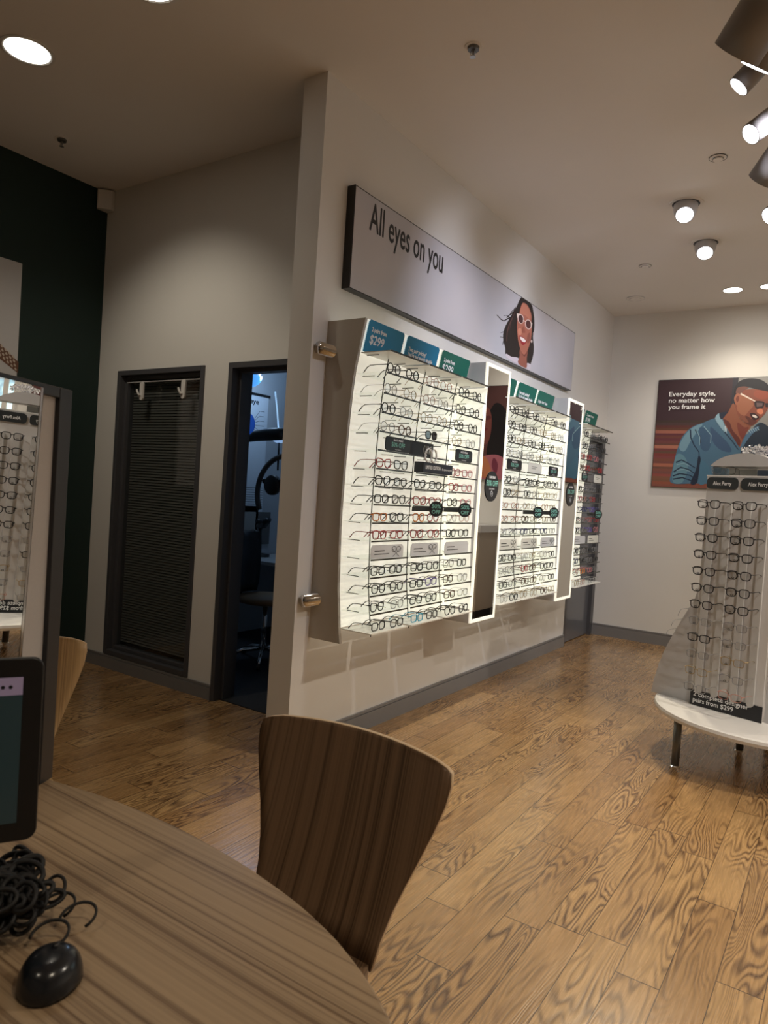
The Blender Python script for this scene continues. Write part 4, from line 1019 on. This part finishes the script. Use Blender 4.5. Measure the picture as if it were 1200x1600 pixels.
# tangled black cable bundle
rk = random.Random(11); q = MB(); q.smooth = True; cc = hit(22, 1425, 2, TZ+.03)
side = (RGT*1).copy(); side.z = 0; side.normalize(); fw = FWD.copy(); fw.z = 0; fw.normalize()
def loopc(o, ra, rb, tilt, n=18, arc=2*math.pi, ph=0):
    A_ = (side*math.cos(tilt)+fw*math.sin(tilt)); B_ = (Vector((0, 0, 1))*.55+fw*.8).normalized()
    return [o + A_*(ra*math.cos(ph+arc*k/n)) + B_*(rb*math.sin(ph+arc*k/n)) for k in range(n)]
for k in range(120):
    o = Vector((cc.x, cc.y, TZ+.03)) + side*rk.gauss(-.028, .026) + fw*rk.gauss(0, .026) + Vector((0, 0, rk.uniform(0, .045)))
    pts = loopc(o, rk.uniform(.012, .030), rk.uniform(.010, .022), rk.uniform(-.8, .8), ph=rk.uniform(0, 6)); pts = [Vector((p.x, p.y, max(p.z, TZ+.004))) for p in pts]
    q.tube(pts, rk.uniform(.0024, .0050), 6, closed=True)
for (dx, dy) in ((.045, .035), (.085, .015), (.065, -.03)):
    o = Vector((cc.x, cc.y, TZ+.02)) + side*dx + fw*dy; pts = [Vector((p.x, p.y, max(p.z, TZ+.003))) for p in loopc(o, .024, .020, .3, arc=4.4, ph=-.9)]; q.tube(pts, .0022, 6)
cbl = q.build('cable_bundle', mat('black_rubber', (.004, .0035, .004), .6)); tag(cbl, 'tangled curly black cable bundle on the table by the monitor', 'cable')

# ================================================================== CEILING FITTINGS
def hc(x, y, z=CEIL): return hit(x, y, 2, z)
def downlight(p, r, warm, label):
    o = thing('downlight', (p.x, p.y, CEIL-.006), label, 'ceiling light', 'round recessed ceiling downlights')
    q = MB(); q.smooth = False
    # trim ring sitting just under the ceiling with a shallow cone
    n = 40; i0 = 0
    prof = [(r*1.10, 0), (r*1.10, -.004), (r*.98, -.006), (r*.86, -.001)]
    for (rr, h) in prof:
        for k in range(n): w = 2*math.pi*k/n; q.v.append(Vector((p.x+rr*math.cos(w), p.y+rr*math.sin(w), CEIL+h)))
    for a in range(3):
        for k in range(n): k2 = (k+1) % n; q.face((a*n+k, (a+1)*n+k, (a+1)*n+k2, a*n+k2))
    q.build('trim_ring', M_WHITE, o)
    q = MB(); q.lathe([(r*.93, -.0030), (r*.93, -.0012)], (p.x, p.y, CEIL), 32); q.build('lamp_lens', M_LAMPWARM if warm else M_LAMPLENS, o)
downlight(hc(43, 79), .115, True, 'bright round downlight in the dark ceiling at upper left')
downlight(hc(234, -26), .115, True, 'downlight right at the top edge above the dark ceiling')
downlight(hc(1145, 453), .085, True, 'round downlight near the far wall, left of two')
downlight(hc(1204, 447), .085, True, 'round downlight near the far wall, right of two, cut by frame')
for p in ((.9, .6), (-1.2, -1.0), (1.4, 3.4), (1.4, 6.2), (.75, 2.3)):  # unseen downlights added to go with the fill lamps
    downlight(Vector((p[0], p[1], CEIL)), .10, True, 'unseen round downlight added behind or beside the camera')
def gimbal(px, py, aim, label):
    p = hc(px, py); o = thing('gimbal_spot', (p.x, p.y, CEIL), label, 'ceiling light', 'tilting ceiling spots over the far floor')
    q = MB(); q.lathe([(.110, -.005), (.112, 0)], (p.x, p.y, CEIL), 40); q.build('trim_ring', M_CEIL, o)
    q = MB(); q.lathe([(.088, -.0065), (.088, -.005)], (p.x, p.y, CEIL), 40); q.build('dark_gap', M_BLACK, o)
    ax = Vector(aim).normalized(); c0 = Vector((p.x, p.y, CEIL-.018)); q = MB(); q.smooth = True
    q.lathe([(.078, 0), (.076, .05), (.062, .115), (.060, .120), (.054, .118)], c0-ax*.01, 32, ax); q.build('spot_head', M_GREYP, o)
    q = MB(); q.lathe([(.0535, .1085), (.0535, .1112)], c0-ax*.001, 28, ax); q.build('lamp_lens', M_LAMPLENS, o)
gimbal(1072, 318, (.10, -.62, -.78), 'tilting white ceiling spot, nearer of the two')
gimbal(1103, 379, (.10, -.62, -.78), 'tilting white ceiling spot, farther of the two')
def track_head(px, py, z, ax, r, L, label, lens=True):
    c = hit(px, py, 2, z); ax = Vector(ax).normalized()
    o = thing('track_spot', (c.x, c.y, z), label, 'spotlight', 'grey cylindrical spotlights at upper right')
    q = MB(); q.smooth = True; q.lathe([(r*.6, -L), (r*.96, -L+.012), (r, -L*.6), (r, 0), (r*.9, -.001)], c, 36, ax); q.build('spot_body', M_GREYFIT, o)
    q = MB(); q.lathe([(r*.9, -.002), (r*.9, .0015)], c, 32, ax); q.build('lamp_lens', M_LAMPLENS if lens else M_GREYFIT, o)
    t = c-ax*L*.75; q = MB(); q.tube([t, t+Vector((.02, 0, .05)), Vector((t.x+.02, t.y, CEIL))], .010, 10); q.lathe([(.045, -.02), (.05, 0)], (t.x+.02, t.y, CEIL), 20); q.build('mounting_stem', M_GREYFIT, o)
track_head(1151, 84, 3.05, (-.62, .42, -.66), .088, .24, 'largest grey cylinder spotlight at the upper right corner', False)
track_head(1180, 106, 3.10, (-.55, .30, -.78), .062, .20, 'grey spotlight with thin bright rim just below the largest one')
track_head(1154, 136, 3.16, (-.66, -.12, -.74), .046, .18, 'small grey spotlight with round bright lens facing down left')
track_head(1173, 210, 3.16, (-.55, -.42, -.62), .050, .20, 'grey spotlight with fully visible bright ribbed lens')
track_head(1190, 283, 3.10, (-.60, .45, -.66), .072, .20, 'grey spotlight seen from behind at the right edge')
track_head(1203, 338, 3.14, (-.5, -.5, -.6), .055, .18, 'lowest spotlight, cut off by the right edge')
def sprinkler(px, py, label):
    p = hc(px, py); o = thing('sprinkler_head', (p.x, p.y, CEIL-.05), label, 'sprinkler', 'ceiling sprinklers')
    q = MB(); q.lathe([(.040, -.004), (.042, 0)], (p.x, p.y, CEIL), 28); q.build('escutcheon', M_CEIL, o)
    q = MB(); q.lathe([(.026, -.016), (.028, -.004)], (p.x, p.y, CEIL), 20); q.build('cup', M_LEG, o)
    q = MB(); q.tube([(p.x, p.y, CEIL-.01), (p.x, p.y, CEIL-.045)], .005, 8)
    for sx in (-1, 1): q.tube([(p.x+sx*.006, p.y, CEIL-.014), (p.x+sx*.013, p.y, CEIL-.030), (p.x+sx*.004, p.y, CEIL-.044)], .002, 6)
    q.lathe([(.014, -.048), (.014, -.0465)], (p.x, p.y, CEIL), 16); q.build('deflector', M_STEEL, o)
sprinkler(740, 73, 'ceiling sprinkler head left of the track spotlights'); sprinkler(97, 217, 'ceiling sprinkler head in the dark ceiling at left')
def ringplate(px, py, r, label, dark=True, name='smoke_detector'):
    p = hc(px, py); q = MB(); q.lathe([(r*.55, -.016), (r*.62, -.010), (r*.66, -.004), (r, -.004), (r, 0)], (p.x, p.y, CEIL), 36)
    o = q.build(name, M_CEIL); tag(o, label, 'ceiling fitting')
    q = MB(); q.smooth = True; q.tube([(p.x+r*1.0*math.cos(a), p.y+r*1.0*math.sin(a), CEIL-.003) for a in [2*math.pi*k/32 for k in range(32)]], .0025, 5, closed=True)
    q.tube([(p.x+r*.62*math.cos(a), p.y+r*.62*math.sin(a), CEIL-.010) for a in [2*math.pi*k/32 for k in range(32)]], .002, 5, closed=True); q.build('ring_gap', M_LEG if dark else M_GREYP, o)
ringplate(1122, 246, .048, 'small round ceiling fitting left of the spotlights')
ringplate(1008, 415, .050, 'small dark ringed ceiling fitting near the far corner')
ringplate(993, 466, .085, 'flat round ceiling speaker cover in the far corner', False, 'ceiling_speaker')

# ================================================================== EXAM ROOM
XE = EX0+.012
M_DK = mat('dark_instrument', (.030, .028, .024), .45); M_DK2 = mat('grey_instrument', (.10, .095, .09), .45)
a = hit(340, 600, 0, XE); b = hit(420, 622, 0, XE); c = hit(412, 740, 0, XE)
ep = thing('eye_chart_poster', (EX0, (a.y+b.y)/2, c.z), 'pale eye anatomy poster with blue circle on the exam room wall', 'poster')
zt_ = b.z; zb_ = hit(408, 800, 0, XE).z
box('poster_sheet', (EX0, a.y, zb_), (XE, b.y, zt_), mat('poster_paper', (.62, .66, .70), .5), ep)
box('hanging_bar', (EX0, a.y-.01, zt_), (XE+.012, b.y+.01, zt_+.02), M_BLACK, ep)
q = MB(); cc_ = hit(386, 662, 0, XE); rr_ = abs(hit(386, 645, 0, XE).z-cc_.z)*1.05
q.lathe([(rr_, 0), (rr_, .001)], (XE, cc_.y, cc_.z), 36, (1, 0, 0)); q.build('blue_disc', mat('blue_ink', (.02, .10, .42), .5), ep)
q = MB()
for k in range(7): q.tube([(XE+.001, cc_.y+rr_*.9, cc_.z+(3-k)*.02), (XE+.001, cc_.y+rr_*1.5, cc_.z+(3-k)*.045), (XE+.001, cc_.y+rr_*2.1, cc_.z+(3-k)*.045)], .0015, 4)
q.build('leader_lines', M_INKB, ep); q = MB()
for k in range(9): q.box((XE, cc_.y-.1, zb_+.05+k*.022), (XE+.001, cc_.y+.26, zb_+.054+k*.022))
tl = hit(379, 627, 0, XE); q.build('text_lines', M_INKB, ep); q = MB(); add_text(q, 'of the eye', (XE, tl.y-.13, tl.z), (0, 1, 0), (0, 0, 1), .34, .045, False, .002)
q.build('poster_title', M_INKB, ep)
# ceiling bowl lamp
c = hit(388, 587, 1, 4.35); bl_ = thing('bowl_lamp', (c.x, c.y, c.z-.1), 'blue glowing bowl lamp at the top of the exam room doorway', 'lamp')
R_ = .118; q = MB(); q.smooth = True; q.lathe([(R_*math.sin(t), -R_*math.cos(t)*.85) for t in [math.pi/2*k/8 for k in range(9)]], c, 32); q.build('glass_bowl', mat('blue_glow', (.08, .34, .85), .3, emit=.75), bl_)
q = MB(); q.lathe([(R_*.9, 0), (R_*.9, .05), (.03, .08)], c, 32); q.build('lamp_canopy', M_WHITE, bl_); q = MB(); q.tube([(c.x, c.y, c.z+.05), (c.x, c.y, EZ)], .010, 8); q.build('lamp_stem', M_WHITE, bl_)
# examination instrument arm
YI = 4.25
def e(px, py, y=YI): return hit(px, py, 1, y)
ex = thing('examination_instrument', Vector((e(440, 760).x, YI, 0)), 'dark optometry instrument with ring and oval head in the exam room', 'instrument')
q = MB(); q.smooth = True; q.tube([e(430, 612), e(433, 640), e(435, 668)], .006, 8); q.build('light_stalk', mat('pale_blue_glow', (.35, .6, .9), .3, emit=.6), ex)
q = MB(); q.smooth = True; cc_ = e(437, 684); q.lathe([(.03, .045), (.05, .03), (.062, 0), (.05, -.03), (.03, -.04)], cc_, 20); q.build('lamp_head', mat('pale_blue_glow2', (.30, .5, .85), .3, emit=.5), ex)
q = MB(); q.smooth = True; q.tube([e(352, 712, 4.15), e(385, 688, 4.15), e(400, 681, 4.15), e(420, 679, 4.15), e(440, 678, 4.15), e(444, 678, 4.15)], [.02, .018, .044, .050, .048, .030], 14); q.build('swing_arm', M_DK, ex)
q = MB(); q.smooth = True; o_ = e(446, 772); Rr = (e(446, 712)-o_).length
q.tube([o_+Vector((math.cos(t)*Rr, 0, math.sin(t)*Rr)) for t in [math.pi*(.0+1.15*k/24) for k in range(25)]], .022, 10); q.build('arc_ring', M_DK2, ex)
q = MB(); q.smooth = True
for (px, py, rr) in ((426, 758, .082), (462, 762, .082)):
    q.lathe([(rr*.8, -.03), (rr, -.015), (rr, .015), (rr*.8, .03)], e(px, py), 28, (0, 1, 0))
q.tube([e(412, 752), e(470, 752)], .02, 8); q.build('oval_head', M_DK, ex)
q = MB(); q.smooth = True; q.tube([e(436, 690), e(434, 735)], .008, 8); p_ = e(470, 750); q.tube([(p_.x, YI, p_.z), (p_.x, YI, EZ)], .03, 12); q.build('stand_post', M_DK, ex)
# wall sheets
for k, (x0_, y0_, x1_, y1_, lb_) in enumerate(((377, 790, 402, 828, 'framed pale sheet on the exam room wall below the poster'), (400, 800, 420, 850, 'narrow grey holder on the exam room wall'))):
    a = hit(x0_, y0_, 0, XE); b = hit(x1_, y1_, 0, XE); o = box('wall_sheet', (EX0, a.y, b.z), (XE, b.y, a.z), M_DK2 if k else mat('grey_sheet', (.30, .29, .27), .6)); tag(o, lb_, 'notice')
# desk with slit lamp
dk = thing('exam_desk', (-4.25, 4.9, 0), 'dark desk with a pale front edge inside the exam room', 'desk')
dz = hit(430, 880, 1, 4.55).z; box('desk_top', (-4.71, 4.55, dz-.03), (-3.3, 5.3, dz), mat('pale_laminate', (.42, .42, .41), .4), dk)
for (x, y) in ((-4.65, 4.62), (-3.36, 4.62), (-4.65, 5.24), (-3.36, 5.24)): box('leg', (x-.02, y-.02, .006), (x+.02, y+.02, dz-.03), M_DK, dk)
def e5(px, py): return hit(px, py, 1, 4.85)
sl = e5(404, 872); s_o = thing('slit_lamp', (sl.x, 4.85, dz), 'black slit lamp microscope standing on the exam desk', 'instrument')
q = MB(); q.smooth = True; q.lathe([(.10, 0), (.10, .02), (.03, .03)], (sl.x, 4.85, dz), 24); q.tube([(sl.x, 4.85, dz+.02), (sl.x, 4.85, dz+.30)], .018, 10); q.build('slit_lamp_base', M_DK, s_o)
q = MB(); q.smooth = True; q.tube([(sl.x-.02, 4.85, dz+.28), (sl.x+.10, 4.80, dz+.31), (sl.x+.16, 4.78, dz+.36)], [.03, .04, .03], 12); q.tube([(sl.x+.10, 4.8, dz+.31), (sl.x+.10, 4.70, dz+.34)], .022, 10); q.build('eyepiece', M_BLACK, s_o)
q = MB(); q.smooth = True; q.tube([(sl.x+.10*math.cos(t)-.08, 4.85, dz+.10+.14*math.sin(t)) for t in [math.pi*k/10 for k in range(11)]], .006, 8); q.build('chin_rest', M_STEEL, s_o)
# swivel chair
sc_ = Vector((-3.82, 4.12, 0)); ch = thing('swivel_chair', (sc_.x, sc_.y, .006), 'brown seated swivel chair with chrome star base in the dark exam room', 'chair')
q = MB(); q.smooth = True; q.lathe([(.17, 0), (.215, .012), (.225, .035), (.20, .06), (.05, .068)], (sc_.x, sc_.y, .47), 36); q.build('seat', mat('brown_vinyl', (.22, .13, .06), .5), ch)
q = MB(); q.smooth = True; rowsb = []
for k in range(9):
    z = .50+.06*k+.04; hw = .17*math.sqrt(max(.05, 1-((k-4)/5)**4)); rowsb.append((z, hw))
bdir = Vector((-.85, -.25, 0)).normalized(); bs = Vector((-bdir.y, bdir.x, 0))
for side_ in (0, 1):
    for z, hw in rowsb:
        for j in range(9):
            s_ = -1+j/4; q.v.append(sc_+bdir*(.20+.03*side_-.05*s_*s_)+bs*(hw*s_)+Vector((0, 0, z)))
for k in range(8):
    for j in range(8):
        i = k*9+j; q.face((i, i+1, i+10, i+9)); i += 81; q.face((i, i+9, i+10, i+1))
for k in range(8): i = k*9; q.face((i, i+9, i+90, i+81)); i = k*9+8; q.face((i+9, i, i+81, i+90))
for j in range(8): q.face((j+1, j, j+81, j+82)); i = 72+j; q.face((i, i+1, i+82, i+81))
q.build('backrest', M_BLACK, ch)
q = MB(); q.smooth = True; q.tube([sc_+Vector((0, 0, .10)), sc_+Vector((0, 0, .47))], .022, 12); q.tube([sc_+Vector((0, 0, .48)), sc_+bdir*.22+Vector((0, 0, .50)), sc_+bdir*.23+Vector((0, 0, .62))], .014, 8); q.build('column', M_CHROME, ch)
q = MB(); q.smooth = True
for k in range(5):
    a = math.radians(20+72*k); d = Vector((math.cos(a), math.sin(a), 0)); q.tube([sc_+Vector((0, 0, .115)), sc_+d*.16+Vector((0, 0, .10)), sc_+d*.30+Vector((0, 0, .055))], [.020, .015, .012], 10)
q.build('star_base', M_CHROME, ch)
for k in range(5):
    a = math.radians(20+72*k); d = Vector((math.cos(a), math.sin(a), 0)); q = MB(); q.lathe([(.026, -.012), (.026, .012)], sc_+d*.30+Vector((0, 0, .032)), 16, (-d.y, d.x, 0)); q.build('caster', M_BLACK, ch)
